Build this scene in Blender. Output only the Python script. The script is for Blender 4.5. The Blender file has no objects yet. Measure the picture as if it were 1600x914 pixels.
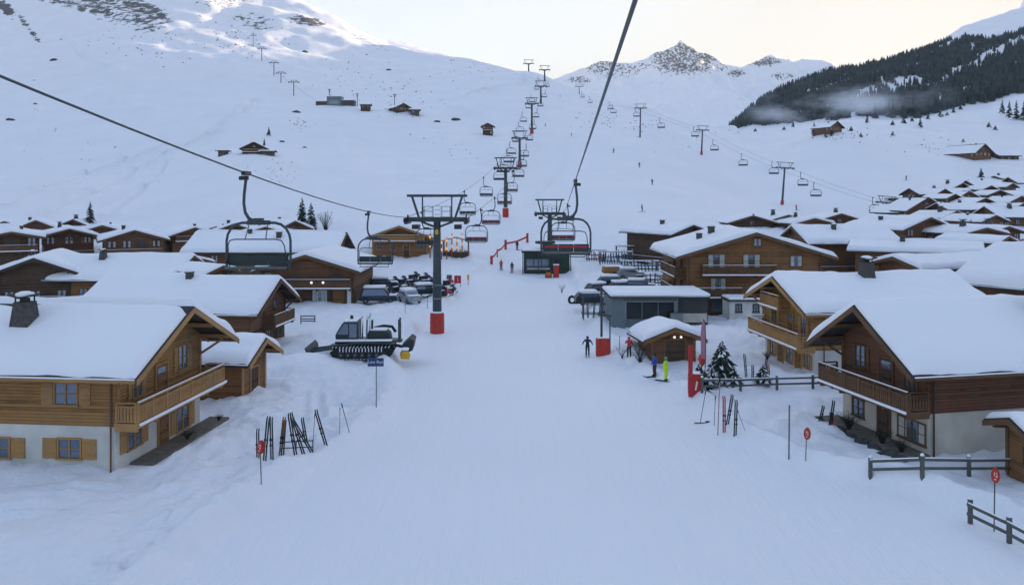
import bpy, math, random
import numpy as np
from mathutils import Vector, Matrix
R = math.radians
rng = random.Random(11)
S = bpy.context.scene
COL = S.collection

# ------------------------------------------------------------------ helpers
class MB:
    """collects primitives and links them as one mesh object"""
    def __init__(s):
        s.v = []; s.f = []; s.mi = []; s.M = Matrix.Identity(4); s.cur = 0
    def add(s, verts, faces):
        b = len(s.v)
        s.v += [tuple(s.M @ Vector(p)) for p in verts]
        s.f += [tuple(b + i for i in f) for f in faces]
        s.mi += [s.cur] * len(faces)
        return s
    def box(s, c, d, rot=None):
        x, y, z = d[0]/2, d[1]/2, d[2]/2
        vs = [(-x,-y,-z),(x,-y,-z),(x,y,-z),(-x,y,-z),(-x,-y,z),(x,-y,z),(x,y,z),(-x,y,z)]
        if rot is not None: vs = [tuple(rot @ Vector(p)) for p in vs]
        vs = [(p[0]+c[0], p[1]+c[1], p[2]+c[2]) for p in vs]
        return s.add(vs, [(0,3,2,1),(4,5,6,7),(0,1,5,4),(1,2,6,5),(2,3,7,6),(3,0,4,7)])
    def bb(s, x0, x1, y0, y1, z0, z1):
        return s.box(((x0+x1)/2,(y0+y1)/2,(z0+z1)/2), (abs(x1-x0),abs(y1-y0),abs(z1-z0)))
    def beam(s, p, q, w, h, up=(0,0,1)):
        p, q = Vector(p), Vector(q); d = q - p; L = d.length
        if L < 1e-6: return s
        x = d.normalized(); u = Vector(up)
        if abs(x.dot(u)) > .98: u = Vector((0,1,0))
        y = u.cross(x).normalized(); z = x.cross(y)
        rot = Matrix((x, y, z)).transposed()
        return s.box((p+q)/2, (L, w, h), rot)
    def tube(s, pts, r, n=8, caps=True):
        pts = [Vector(p) for p in pts]; k = len(pts)
        rs = r if isinstance(r, (list, tuple)) else [r]*k
        t0 = (pts[1]-pts[0]).normalized()
        a = Vector((0,0,1)) if abs(t0.z) < .9 else Vector((1,0,0))
        nrm = t0.cross(a).normalized(); vs = []; fs = []
        for i in range(k):
            if i == 0: t = t0
            elif i == k-1: t = (pts[-1]-pts[-2]).normalized()
            else: t = ((pts[i+1]-pts[i]).normalized() + (pts[i]-pts[i-1]).normalized()).normalized()
            nrm = (nrm - t*nrm.dot(t)).normalized(); b = t.cross(nrm)
            for j in range(n):
                an = 2*math.pi*j/n
                vs.append(tuple(pts[i] + (nrm*math.cos(an) + b*math.sin(an))*rs[i]))
        for i in range(k-1):
            for j in range(n):
                fs.append((i*n+j, i*n+(j+1)%n, (i+1)*n+(j+1)%n, (i+1)*n+j))
        if caps: fs += [tuple(range(n-1,-1,-1)), tuple((k-1)*n+j for j in range(n))]
        return s.add(vs, fs)
    def prism(s, poly, axis, a, b):
        """extrude 2D polygon along axis ('x': poly in yz, 'y': xz, 'z': xy)"""
        n = len(poly)
        m = {'x': lambda p,t:(t,p[0],p[1]), 'y': lambda p,t:(p[0],t,p[1]), 'z': lambda p,t:(p[0],p[1],t)}[axis]
        vs = [m(p,a) for p in poly] + [m(p,b) for p in poly]
        fs = [tuple(range(n-1,-1,-1)), tuple(range(n,2*n))] + [(i,(i+1)%n,n+(i+1)%n,n+i) for i in range(n)]
        return s.add(vs, fs)
    def lathe(s, c, prof, n=16):
        """prof: (r,z) from bottom to top"""
        vs = []; fs = []
        for r, z in prof:
            for j in range(n):
                a = 2*math.pi*j/n; vs.append((c[0]+r*math.cos(a), c[1]+r*math.sin(a), c[2]+z))
        k = len(prof)
        for i in range(k-1):
            for j in range(n): fs.append((i*n+j, i*n+(j+1)%n, (i+1)*n+(j+1)%n, (i+1)*n+j))
        fs += [tuple(range(n-1,-1,-1)), tuple((k-1)*n+j for j in range(n))]
        return s.add(vs, fs)
    def build(s, name, mats, parent=None, smooth=False, bevel=0):
        me = bpy.data.meshes.new(name); me.from_pydata(s.v, [], s.f)
        ms = mats if isinstance(mats, (list, tuple)) else [mats]
        for m in ms: me.materials.append(MAT[m] if isinstance(m, str) else m)
        if len(ms) > 1: me.polygons.foreach_set('material_index', s.mi)
        if smooth: me.polygons.foreach_set('use_smooth', [True]*len(me.polygons))
        me.validate(); 
        import bmesh
        bm = bmesh.new(); bm.from_mesh(me); bmesh.ops.recalc_face_normals(bm, faces=bm.faces)
        if bevel: bmesh.ops.bevel(bm, geom=list(bm.edges), offset=bevel, segments=1, affect='EDGES', clamp_overlap=True)
        bm.to_mesh(me); bm.free()
        o = bpy.data.objects.new(name, me); COL.objects.link(o)
        if parent: o.parent = parent
        return o

def tag(o, label=None, cat=None, group=None, kind=None):
    if label: o['label'] = label
    if cat: o['category'] = cat; o['kind'] = 'thing'
    if group: o['group'] = group
    if kind: o['kind'] = kind
    return o
def thing(name, label, cat, loc, yaw=0, group=None):
    o = bpy.data.objects.new(name, None); COL.objects.link(o); o.empty_display_size = .3
    o.location = loc; o.rotation_euler = (0, 0, R(yaw))
    return tag(o, label, cat, group)
def dup(root, loc, yaw=None, label=None, group=None):
    def cp(o, parent):
        c = o.copy(); COL.objects.link(c)
        if parent: c.parent = parent
        for ch in [k for k in o.children]: cp(ch, c)
        return c
    r = cp(root, None); r.location = loc
    if yaw is not None: r.rotation_euler = (0, 0, R(yaw))
    if label: r['label'] = label
    if group: r['group'] = group
    return r

# ------------------------------------------------------------------ materials
MAT = {}
def newmat(name):
    m = bpy.data.materials.new(name); m.use_nodes = True; MAT[name] = m
    nt = m.node_tree; b = nt.nodes['Principled BSDF']
    return m, nt, b
def N(nt, t, **kw):
    n = nt.nodes.new(t)
    for k, v in kw.items():
        if k in n.inputs: n.inputs[k].default_value = v
        else: setattr(n, k, v)
    return n
def plain(name, col, rough=.6, metal=0, var=.25, scale=6, bump=0, spec=.4):
    """paint / metal / cloth with a little wear"""
    m, nt, b = newmat(name); L = nt.links.new
    tc = N(nt, 'ShaderNodeTexCoord'); no = N(nt, 'ShaderNodeTexNoise', Scale=scale, Detail=5.0)
    L(tc.outputs['Object'], no.inputs['Vector'])
    rp = N(nt, 'ShaderNodeValToRGB')
    rp.color_ramp.elements[0].position = .3; rp.color_ramp.elements[1].position = .75
    rp.color_ramp.elements[0].color = (*[c*(1-var) for c in col], 1)
    rp.color_ramp.elements[1].color = (*[min(1, c*(1+var*.6)) for c in col], 1)
    L(no.outputs['Fac'], rp.inputs[0]); L(rp.outputs[0], b.inputs['Base Color'])
    b.inputs['Roughness'].default_value = rough; b.inputs['Metallic'].default_value = metal
    b.inputs['Specular IOR Level'].default_value = spec
    if bump:
        bp = N(nt, 'ShaderNodeBump', Strength=bump, Distance=.02); L(no.outputs['Fac'], bp.inputs['Height']); L(bp.outputs[0], b.inputs['Normal'])
    return m
def timber(name, c0, c1, plank=.17, axis='Z', rough=.75, gap=.45):
    """boards stacked along axis with grain, knots and darker joints"""
    m, nt, b = newmat(name); L = nt.links.new
    tc = N(nt, 'ShaderNodeTexCoord'); sp = N(nt, 'ShaderNodeSeparateXYZ'); L(tc.outputs['Object'], sp.inputs[0])
    dv = N(nt, 'ShaderNodeMath', operation='DIVIDE'); dv.inputs[1].default_value = plank
    L(sp.outputs[axis], dv.inputs[0])
    fl = N(nt, 'ShaderNodeMath', operation='FLOOR'); L(dv.outputs[0], fl.inputs[0])
    fr = N(nt, 'ShaderNodeMath', operation='FRACT'); L(dv.outputs[0], fr.inputs[0])
    wn = N(nt, 'ShaderNodeTexWhiteNoise', noise_dimensions='1D'); L(fl.outputs[0], wn.inputs['W'])
    mp = N(nt, 'ShaderNodeMapping')
    mp.inputs['Scale'].default_value = {'Z': (.7,.7,14), 'X': (14,14,.7), 'Y': (14,14,.7)}[axis]
    L(tc.outputs['Object'], mp.inputs[0])
    no = N(nt, 'ShaderNodeTexNoise', Scale=1.6, Detail=6.0, Roughness=.62); L(mp.outputs[0], no.inputs['Vector'])
    n2 = N(nt, 'ShaderNodeTexNoise', Scale=.7, Detail=3.0); L(tc.outputs['Object'], n2.inputs['Vector'])
    a1 = N(nt, 'ShaderNodeMath', operation='MULTIPLY_ADD'); a1.inputs[1].default_value = .5
    L(wn.outputs['Value'], a1.inputs[0]); L(no.outputs['Fac'], a1.inputs[2])
    a2 = N(nt, 'ShaderNodeMath', operation='MULTIPLY_ADD'); a2.inputs[1].default_value = .6
    L(n2.outputs['Fac'], a2.inputs[0]); L(a1.outputs[0], a2.inputs[2])
    rp = N(nt, 'ShaderNodeValToRGB'); e = rp.color_ramp.elements
    e[0].position = .62; e[0].color = (*c0, 1); e[1].position = 1.0; e[1].color = (*c1, 1)
    L(a2.outputs[0], rp.inputs[0])
    pg = N(nt, 'ShaderNodeMath', operation='PINGPONG'); pg.inputs[1].default_value = .5; L(fr.outputs[0], pg.inputs[0])
    st = N(nt, 'ShaderNodeMapRange'); st.inputs['From Min'].default_value = .02; st.inputs['From Max'].default_value = .12
    st.inputs['To Min'].default_value = gap; L(pg.outputs[0], st.inputs['Value'])
    mx = N(nt, 'ShaderNodeMix', data_type='RGBA', blend_type='MULTIPLY'); mx.inputs[0].default_value = 1
    n4 = N(nt, 'ShaderNodeTexNoise', Scale=.9, Detail=6.0, Roughness=.65); m4 = N(nt, 'ShaderNodeMapping'); m4.inputs['Scale'].default_value = (1.2,1.2,.35); L(tc.outputs['Object'], m4.inputs[0]); L(m4.outputs[0], n4.inputs['Vector'])
    r4 = N(nt, 'ShaderNodeMapRange'); r4.inputs['From Min'].default_value = .46; r4.inputs['From Max'].default_value = .72; r4.inputs['To Max'].default_value = .55; L(n4.outputs['Fac'], r4.inputs['Value'])
    wx = N(nt, 'ShaderNodeMix', data_type='RGBA'); L(r4.outputs[0], wx.inputs[0]); L(rp.outputs[0], wx.inputs[6])
    lum = (c0[0]+c1[0])*.30+.012; wx.inputs[7].default_value = (lum*.95, lum*.74, lum*.58, 1)      # sun-greyed patches
    L(wx.outputs[2], mx.inputs[6]); L(st.outputs[0], mx.inputs[7]); L(mx.outputs[2], b.inputs['Base Color'])
    b.inputs['Roughness'].default_value = rough; b.inputs['Specular IOR Level'].default_value = .25
    bp = N(nt, 'ShaderNodeBump', Strength=.5, Distance=.03); L(st.outputs[0], bp.inputs['Height']); L(bp.outputs[0], b.inputs['Normal'])
    return m
def glow(name, col, st):
    m, nt, b = newmat(name)
    b.inputs['Base Color'].default_value = (*col, 1); b.inputs['Emission Color'].default_value = (*col, 1)
    b.inputs['Emission Strength'].default_value = st
    return m

def snow_mat(name, col=(.862,.858,.922), scales=((.35,.12),(2.5,.05),(14,.012)), rock=False, rough=.6):
    m, nt, b = newmat(name); L = nt.links.new
    ge = N(nt, 'ShaderNodeNewGeometry')
    last = None
    for sc, am in scales:
        no = N(nt, 'ShaderNodeTexNoise', Scale=sc, Detail=5.0, Roughness=.6); L(ge.outputs['Position'], no.inputs['Vector'])
        mu = N(nt, 'ShaderNodeMath', operation='MULTIPLY_ADD'); mu.inputs[1].default_value = am
        L(no.outputs['Fac'], mu.inputs[0])
        if last: L(last.outputs[0], mu.inputs[2])
        else: mu.inputs[2].default_value = 0
        last = mu
    bp = N(nt, 'ShaderNodeBump', Strength=.6, Distance=1.0)
    if name == 'snow_ground':
        ar = N(nt, 'ShaderNodeAttribute', attribute_name='rough'); mm = N(nt, 'ShaderNodeMath', operation='MULTIPLY')
        L(last.outputs[0], mm.inputs[0]); L(ar.outputs['Fac'], mm.inputs[1])
        # groomed streaks running down the piste
        gp = N(nt, 'ShaderNodeMapping'); gp.inputs['Scale'].default_value = (1.5,.05,.3); L(ge.outputs['Position'], gp.inputs[0])
        gn = N(nt, 'ShaderNodeTexNoise', Scale=1.6, Detail=3.0); L(gp.outputs[0], gn.inputs['Vector'])
        ga = N(nt, 'ShaderNodeMath', operation='MULTIPLY_ADD'); ga.inputs[1].default_value = .06; L(gn.outputs['Fac'], ga.inputs[0]); L(mm.outputs[0], ga.inputs[2])
        cw = N(nt, 'ShaderNodeTexWave', Scale=1.75, Distortion=.6, Detail=2.0); cw.bands_direction = 'X'; L(ge.outputs['Position'], cw.inputs['Vector'])
        inv = N(nt, 'ShaderNodeMath', operation='SUBTRACT'); inv.inputs[0].default_value = 1.0; L(ar.outputs['Fac'], inv.inputs[1])
        cm = N(nt, 'ShaderNodeMath', operation='MULTIPLY'); L(cw.outputs['Fac'], cm.inputs[0]); L(inv.outputs[0], cm.inputs[1])
        cf = N(nt, 'ShaderNodeMath', operation='MULTIPLY_ADD'); cf.inputs[1].default_value = .012; L(cm.outputs[0], cf.inputs[0]); L(ga.outputs[0], cf.inputs[2]); ga = cf
        last = ga; bp.inputs['Strength'].default_value = .9
    L(last.outputs[0], bp.inputs['Height'])
    L(bp.outputs[0], b.inputs['Normal'])
    b.inputs['Roughness'].default_value = rough; b.inputs['Specular IOR Level'].default_value = .25
    cn = N(nt, 'ShaderNodeTexNoise', Scale=.05, Detail=3.0); L(ge.outputs['Position'], cn.inputs['Vector'])
    rp = N(nt, 'ShaderNodeValToRGB'); e = rp.color_ramp.elements
    e[0].position = .3; e[1].position = .7
    e[0].color = (*[c*.95 for c in col], 1); e[1].color = (*col, 1)
    L(cn.outputs['Fac'], rp.inputs[0]); out = rp.outputs[0]
    if rock:
        at = N(nt, 'ShaderNodeAttribute', attribute_name='rock')
        n1 = N(nt, 'ShaderNodeTexNoise', Scale=.13, Detail=10.0, Roughness=.72); L(ge.outputs['Position'], n1.inputs['Vector'])
        mp = N(nt, 'ShaderNodeMapping'); mp.inputs['Scale'].default_value = (1,.4,.9); L(ge.outputs['Position'], mp.inputs[0])
        L(mp.outputs[0], n1.inputs['Vector'])
        ad = N(nt, 'ShaderNodeMath', operation='ADD'); L(at.outputs['Fac'], ad.inputs[0]); L(n1.outputs['Fac'], ad.inputs[1])
        st = N(nt, 'ShaderNodeMapRange'); st.inputs['From Min'].default_value = .99; st.inputs['From Max'].default_value = 1.03
        L(ad.outputs[0], st.inputs['Value'])
        n3 = N(nt, 'ShaderNodeTexNoise', Scale=.4, Detail=6.0); L(ge.outputs['Position'], n3.inputs['Vector'])
        rr = N(nt, 'ShaderNodeValToRGB'); q = rr.color_ramp.elements
        q[0].position=.3; q[1].position=.7; q[0].color = (.028,.030,.035,1); q[1].color = (.10,.098,.10,1)
        L(n3.outputs['Fac'], rr.inputs[0])
        mx = N(nt, 'ShaderNodeMix', data_type='RGBA'); L(st.outputs[0], mx.inputs[0]); L(out, mx.inputs[6]); L(rr.outputs[0], mx.inputs[7])
        out = mx.outputs[2]
    L(out, b.inputs['Base Color'])
    return m

snow_mat('snow_ground', scales=((.3,.12),(1.3,.13),(5,.055),(22,.012)), rock=True)
snow_mat('snow_mountain', scales=((.012,3.0),(.06,.8),(.3,.1)), rock=True)
snow_mat('snow_roof', col=(.882,.876,.934), scales=((.5,.10),(3,.018),(20,.003)))
snow_mat('snow_small', col=(.882,.876,.934), scales=((3,.03),(20,.006)))
timber('honey', (.15,.068,.020), (.36,.185,.066))
timber('honey_dark', (.11,.048,.018), (.27,.13,.052))
timber('brown', (.070,.033,.019), (.20,.098,.050))
timber('brown_red', (.066,.026,.016), (.16,.070,.040))
timber('brown_dark', (.036,.022,.016), (.105,.062,.040))
timber('old_grey', (.05,.042,.036), (.14,.12,.10), plank=.2, axis='X')
timber('honey_trim', (.26,.13,.045), (.42,.23,.09), plank=3.0, gap=.95)
timber('brown_trim', (.075,.036,.020), (.16,.085,.045), plank=3.0, gap=.95)
timber('dark_trim', (.026,.017,.013), (.075,.048,.034), plank=3.0, gap=.95)
timber('grey_post', (.045,.052,.052), (.11,.12,.115), plank=3.0, gap=.95)
plain('plaster', (.62,.60,.57), .85, var=.22, scale=.7, bump=.15)
plain('plaster_warm', (.58,.53,.46), .85, var=.24, scale=.7, bump=.15)
plain('stone_paving', (.16,.14,.12), .9, var=.4, scale=4, bump=.3)
plain('roof_edge', (.045,.042,.042), .8, var=.4, scale=9, bump=.3)
plain('chimney_board', (.075,.072,.068), .8, var=.4, scale=5, bump=.2)
plain('steel', (.055,.068,.080), .45, metal=.3, var=.2, scale=3)
plain('steel_light', (.16,.18,.19), .5, metal=.4, var=.25, scale=5)
plain('galvanised', (.22,.24,.25), .5, metal=.5, var=.25, scale=9)
plain('black_rubber', (.014,.015,.016), .7, var=.3)
plain('dark_paint', (.022,.027,.032), .4, var=.25)
plain('seat_pad', (.030,.042,.045), .6, var=.25, scale=12)
plain('red_pad', (.45,.035,.022), .6, var=.22, scale=3, bump=.1)
plain('red_paint', (.42,.025,.03), .45, var=.18)
plain('pink_cloth', (.42,.20,.26), .8, var=.2)
plain('orange_paint', (.55,.16,.02), .6, var=.2)
plain('yellow_paint', (.62,.36,.02), .5, var=.2)
plain('blue_sign', (.020,.055,.145), .4, var=.1)
plain('white_paint', (.72,.73,.74), .5, var=.08)
plain('silver_body', (.33,.35,.37), .35, metal=.3, var=.15)
plain('navy_body', (.018,.028,.05), .3, var=.2)
plain('green_dark', (.02,.045,.03), .5, var=.3)
plain('green_paint', (.06,.30,.09), .45, var=.2)
plain('grey_cladding', (.13,.165,.18), .55, metal=.1, var=.12, scale=2)
plain('dark_cladding', (.045,.047,.05), .6, var=.15, scale=2)
plain('bark', (.05,.036,.028), .9, var=.4, scale=14, bump=.4)
plain('needle', (.020,.036,.028), .8, var=.5, scale=2)
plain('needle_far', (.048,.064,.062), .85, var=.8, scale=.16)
plain('shrub', (.04,.035,.028), .9, var=.5, scale=8)
plain('rock_dark', (.07,.068,.068), .9, var=.5, scale=2, bump=.5)
plain('skin', (.48,.28,.20), .6, var=.1)
plain('jacket_navy', (.020,.030,.042), .8, var=.2)
plain('jacket_red', (.48,.045,.065), .75, var=.2)
plain('jacket_blue', (.03,.09,.38), .75, var=.2)
plain('suit_yellow', (.55,.80,.03), .7, var=.12)
plain('trouser_dark', (.028,.026,.030), .8, var=.2)
plain('trouser_maroon', (.10,.025,.035), .8, var=.2)
plain('curtain', (.50,.50,.50), .8, var=.25, scale=7)
for nm, c, rg in (('glass', (.17,.21,.27), .06), ('glass_dark', (.012,.018,.022), .12)):
    m, nt, b = newmat(nm); b.inputs['Base Color'].default_value = (*c, 1); b.inputs['Roughness'].default_value = rg
    b.inputs['Specular IOR Level'].default_value = .9 if nm == 'glass' else .35
    if nm == 'glass': b.inputs['Metallic'].default_value = .55   # coated double glazing
    tc = N(nt, 'ShaderNodeTexCoord'); no = N(nt, 'ShaderNodeTexNoise', Scale=1.5, Detail=2.0)
    nt.links.new(tc.outputs['Object'], no.inputs['Vector'])
    bp = N(nt, 'ShaderNodeBump', Strength=.08, Distance=.05); nt.links.new(no.outputs['Fac'], bp.inputs['Height']); nt.links.new(bp.outputs[0], b.inputs['Normal'])
glow('lamp_warm', (1.0,.95,.86), .13)
glow('lamp_orange', (1.0,.42,.08), .10)

# ------------------------------------------------------------------ camera: 14 m above the piste, level, lens shifted down
F = 1250.0; V0 = 308.0; CZ = 14.0
cam_d = bpy.data.cameras.new('camera'); cam = bpy.data.objects.new('camera', cam_d); COL.objects.link(cam)
cam.location = (0, 0, CZ); cam.rotation_euler = (R(90), 0, 0)
cam_d.sensor_width = 36; cam_d.lens = 36*F/1600; cam_d.shift_y = -(457-V0)/1600
cam_d.clip_start = .2; cam_d.clip_end = 20000
S.camera = cam
def X(u, Y): return (u-800)/F*Y
def Z(v, Y): return CZ-(v-V0)/F*Y
def P(u, v, Y): return Vector((X(u,Y), Y, Z(v,Y)))

# ------------------------------------------------------------------ terrain
def vnoise(x, y, seed=0):
    xi = np.floor(x).astype(np.int64); yi = np.floor(y).astype(np.int64)
    xf = x-xi; yf = y-yi
    sx = xf*xf*xf*(xf*(xf*6-15)+10); sy = yf*yf*yf*(yf*(yf*6-15)+10)
    def hsh(a, b):
        n = (a*374761393 + b*668265263 + seed*1442695041) & 0x7fffffff
        n = ((n ^ (n >> 13))*1274126177) & 0x7fffffff
        n = n ^ (n >> 16)
        return (n & 0xffff)/32767.5-1
    a = hsh(xi,yi); b = hsh(xi+1,yi); c = hsh(xi,yi+1); d = hsh(xi+1,yi+1)
    return (a*(1-sx)+b*sx)*(1-sy)+(c*(1-sx)+d*sx)*sy
def fbm(x, y, oct=4, seed=0, gain=.5):
    r = 0; a = 1
    for o in range(oct):
        r = r + a*vnoise(x*2**o+17*o, y*2**o-9*o, seed+o); a *= gain
    return r
TAB = {
 -1400:[(200,335),(300,265),(400,195),(550,90),(700,-20),(900,-140),(1100,-240),(1500,-300)],
 -400:[(200,337),(300,275),(400,215),(550,120),(700,30),(900,-80),(1100,-170),(1500,-220)],
 0:[(200,339),(300,285),(400,235),(550,160),(700,90),(900,0),(1100,-90),(1500,-140)],
 200:[(200,338),(300,285),(400,232),(550,150),(700,85),(900,10),(1100,-60),(1500,-100)],
 400:[(200,331),(280,243),(330,222),(450,182),(550,150),(700,105),(900,50),(1100,2),(1250,-25),(1500,-10)],
 470:[(200,330),(300,250),(400,203),(500,171),(620,138),(800,92),(1000,38),(1150,3),(1300,-1),(1500,20)],
 540:[(200,332),(300,252),(400,203),(500,168),(620,145),(800,105),(1000,52),(1100,31),(1300,45),(1500,60)],
 600:[(200,335),(300,262),(400,212),(500,173),(620,150),(800,113),(1000,70),(1080,59),(1200,72),(1330,66),(1500,74)],
 700:[(200,338),(300,268),(400,207),(550,165),(750,115),(950,90),(1200,96),(1330,92),(1500,104)],
 800:[(190,345),(300,262),(400,210),(550,160),(700,127),(850,104),(1000,115),(1500,140)],
 860:[(190,345),(300,260),(400,205),(530,165),(700,128),(800,119),(950,140),(1500,180)],
 905:[(190,345),(300,258),(400,205),(530,170),(650,147),(720,141),(850,165),(1500,200)],
 1000:[(190,340),(230,310),(300,250),(357,212),(450,186),(550,170),(620,168),(750,200),(1500,220)],
 1100:[(190,342),(261,300),(336,250),(420,212),(500,196),(620,214),(800,225),(1500,230)],
 1200:[(190,345),(261,318),(336,268),(420,232),(500,214),(570,206),(700,206),(800,196),(930,166),(1060,155),(1250,190),(1500,210)],
 1300:[(190,346),(230,343),(300,272),(375,208),(430,194),(520,188),(620,188),(800,152),(1000,120),(1080,117),(1300,160),(1500,180)],
 1400:[(190,346),(230,338),(300,275),(375,222),(450,192),(550,180),(700,150),(850,118),(1000,94),(1080,90),(1300,120),(1500,140)],
 1500:[(190,344),(230,325),(330,252),(450,192),(560,163),(700,130),(850,100),(1000,74),(1080,66),(1200,62),(1350,50),(1450,46),(1600,60)],
 1600:[(190,342),(230,318),(330,253),(450,186),(560,146),(700,112),(850,82),(1000,57),(1090,45),(1250,28),(1400,15),(1600,20)],
 1750:[(190,335),(230,305),(330,240),(450,165),(560,120),(700,85),(850,50),(1000,15),(1200,-10),(1500,-25)],
 2100:[(200,325),(330,222),(450,135),(700,30),(1000,-70),(1250,-130),(1500,-150)],
 3200:[(200,300),(330,170),(450,70),(700,-90),(1000,-230),(1300,-290),(1500,-290)],
}
def pchip(xs, ys, xq):
    xs = np.array(xs, float); ys = np.array(ys, float); h = np.diff(xs); d = np.diff(ys)/h
    m = np.zeros_like(ys); m[0] = d[0]; m[-1] = d[-1]
    for i in range(1, len(xs)-1):
        if d[i-1]*d[i] > 0:
            w1 = 2*h[i]+h[i-1]; w2 = h[i]+2*h[i-1]; m[i] = (w1+w2)/(w1/d[i-1]+w2/d[i])
    k = np.clip(np.searchsorted(xs, xq)-1, 0, len(xs)-2); t = np.clip((xq-xs[k])/h[k], 0, 1)
    h00 = 2*t**3-3*t**2+1; h10 = t**3-2*t**2+t; h01 = -2*t**3+3*t**2; h11 = t**3-t**2
    return h00*ys[k]+h10*h[k]*m[k]+h01*ys[k+1]+h11*h[k]*m[k+1]
YG = np.concatenate([np.arange(-100, 100, 10.), np.geomspace(100, 1650, 420)])
UN = sorted(TAB); cols = []
for u in UN:
    pts = [(-100,0),(60,0),(105,.25),(130,1.1),(150,2.8)] + [(Y, Z(v,Y)) for Y, v in TAB[u]] 
    pts.append((1650, pts[-1][1]-30))
    cols.append(pchip([p[0] for p in pts], [p[1] for p in pts], YG))
cols = np.array(cols); UG = np.arange(-1400, 3201, 10.)
ZG = np.array([pchip(UN, cols[:, j], UG) for j in range(len(YG))]).T    # [u, Y]
for _ in range(14): ZG[1:-1] = (ZG[:-2]+2*ZG[1:-1]+ZG[2:])/4
def sm(a, b, x):
    t = np.clip((x-a)/(b-a), 0, 1); return t*t*(3-2*t)
PL = np.array([(-60,-18),(0,-16.5),(20,-14.5),(30.6,-12.4),(36,-11.3),(40.5,-10.2),(46,-8.9),(50,-8.1),(55,-7.7),(60,-8.0),(66,-9.4),(72,-9.9),(82,-9.5),(100,-8.6),(123,-7.4),(140,-5),(160,-9),(200,-60),(400,-300),(2000,-2000)])
PR = np.array([(-60,32),(0,30),(20,28),(31,24.5),(36,20),(40,16.3),(45.8,12.6),(52,12.2),(56,11.7),(65,9.6),(82,8.6),(115,9.2),(140,9.2),(165,14),(200,60),(400,300),(2000,2000)])
TRAILS = []
CLEAR = [(-19.75,45.1,-5.5,-.5,2.0,-3.6,6.2,-.02),(21.7,46.9,192,-.5,2.0,-4.7,4.6,-.02)]
MOUNDS = [(13.8,74,2.6,1.3),(20.0,76,4.0,1.2),(10.3,70.5,2.2,.7),(-18.5,86,3.5,.8),(-13.5,90,3.2,.7),(-16.0,66.5,4.0,.8),(-12.4,57,4.0,-1.0),(-16.5,62,3.0,.5),(26,104,4,.9),(5.5,66,1.6,.0),(16.2,118,4,1.2),(-3,190,9,1.0),(-60,190,20,2.5),(40,235,16,2)]
def ground(x, y):
    x = np.asarray(x, float); y = np.asarray(y, float)
    u = 800+F*x/np.maximum(y, 60)
    iu = np.clip((u-UG[0])/10, 0, len(UG)-1.001); i0 = iu.astype(int); fu = iu-i0
    jy = np.clip(np.interp(y, YG, np.arange(len(YG))), 0, len(YG)-1.001); j0 = jy.astype(int); fy = jy-j0
    z = (ZG[i0,j0]*(1-fu)+ZG[i0+1,j0]*fu)*(1-fy)+(ZG[i0,j0+1]*(1-fu)+ZG[i0+1,j0+1]*fu)*fy
    wob = .35*vnoise(x*.35, y*.35, 5)+.16*vnoise(x*1.3, y*1.3, 8)
    dl = np.interp(y, PL[:,0], PL[:,1])-x+wob; dr = x-np.interp(y, PR[:,0], PR[:,1])+wob
    d = np.maximum(dl, dr); near = 1-sm(150, 230, y); off = sm(-.15, 1.1, d)*near
    berm = .52*np.exp(-((d-.9)/.8)**2)*near
    z = z+off*.32+berm+off*near*(.34*fbm(x*.16,y*.16,2,31)+.20*fbm(x*.5,y*.5,3,41)+.15*fbm(x*1.7,y*1.7,3,51)*sm(0,2,d)*(.35+.65*sm(-.2,.5,vnoise(x*.09,y*.09,52))))
    z = z+off*np.exp(-((dl-2.2)/1.6)**2)*.13*fbm(x*2.6,y*2.6,3,77)*near
    z = z+(1-off)*.03*fbm(x*.12,y*.05,2,61)
    for mx, my, mr, mh in MOUNDS: z = z+mh*np.exp(-((x-mx)**2+(y-my)**2)/(mr*mr))
    for cx, cy, yw, ax, bx, ay, by, lev in CLEAR:
        c, q = math.cos(R(yw)), math.sin(R(yw)); lx = (x-cx)*c+(y-cy)*q; ly = -(x-cx)*q+(y-cy)*c
        k = sm(ax-.5, ax, lx)*(1-sm(bx-.2, bx+.45, lx))*sm(ay-.7, ay, ly)*(1-sm(by, by+.9, ly)); z = z*(1-k)+lev*k
    far = sm(190, 420, y)
    pis = np.exp(-((x-np.interp(y,[190,300,400,530,700,800],[12,22,32,44,60,70]))/np.interp(y,[190,800],[22,40]))**2)*(1-sm(800,900,y))
    rough = far*(1-.85*pis)
    z = z+rough*(3.2*fbm(x/90,y/90,3,21)+1.0*fbm(x/22,y/22,3,22))+sm(650,1000,y)*(5.5*fbm(x/120,y/120,4,23))*(1-.9*pis)
    steep = sm(600, 1000, y)*(1-sm(200, 620, u))
    z = z+steep*9*np.abs(fbm((x+y*.4)/130, (y-x*.2)/260, 3, 29))
    for a, b, w, amp in TRAILS:
        ab = b-a; L2 = ab@ab; t = np.clip(((x-a[0])*ab[0]+(y-a[1])*ab[1])/L2, 0, 1)
        q = np.hypot(x-a[0]-t*ab[0], y-a[1]-t*ab[1])
        z = z+1.0*amp*(np.exp(-((q-w*1.1)/(w*.6))**2)-.8*np.exp(-(q/(w*.8))**2))
    return z
def gz(x, y): return float(ground(np.array([x]), np.array([y]))[0])
def hit(u, v, y0=20, y1=1500):
    """ground point seen at photograph pixel (u, v)"""
    Y = np.geomspace(y0, y1, 2500); g = ground(X(u,Y), Y); ray = Z(v, Y)
    k = np.where(g >= ray)[0]
    if len(k) == 0: k = [int(np.argmax(g-ray))]
    Yk = Y[k[0]]; return Vector((X(u,Yk), Yk, gz(X(u,Yk),Yk)))
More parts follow.
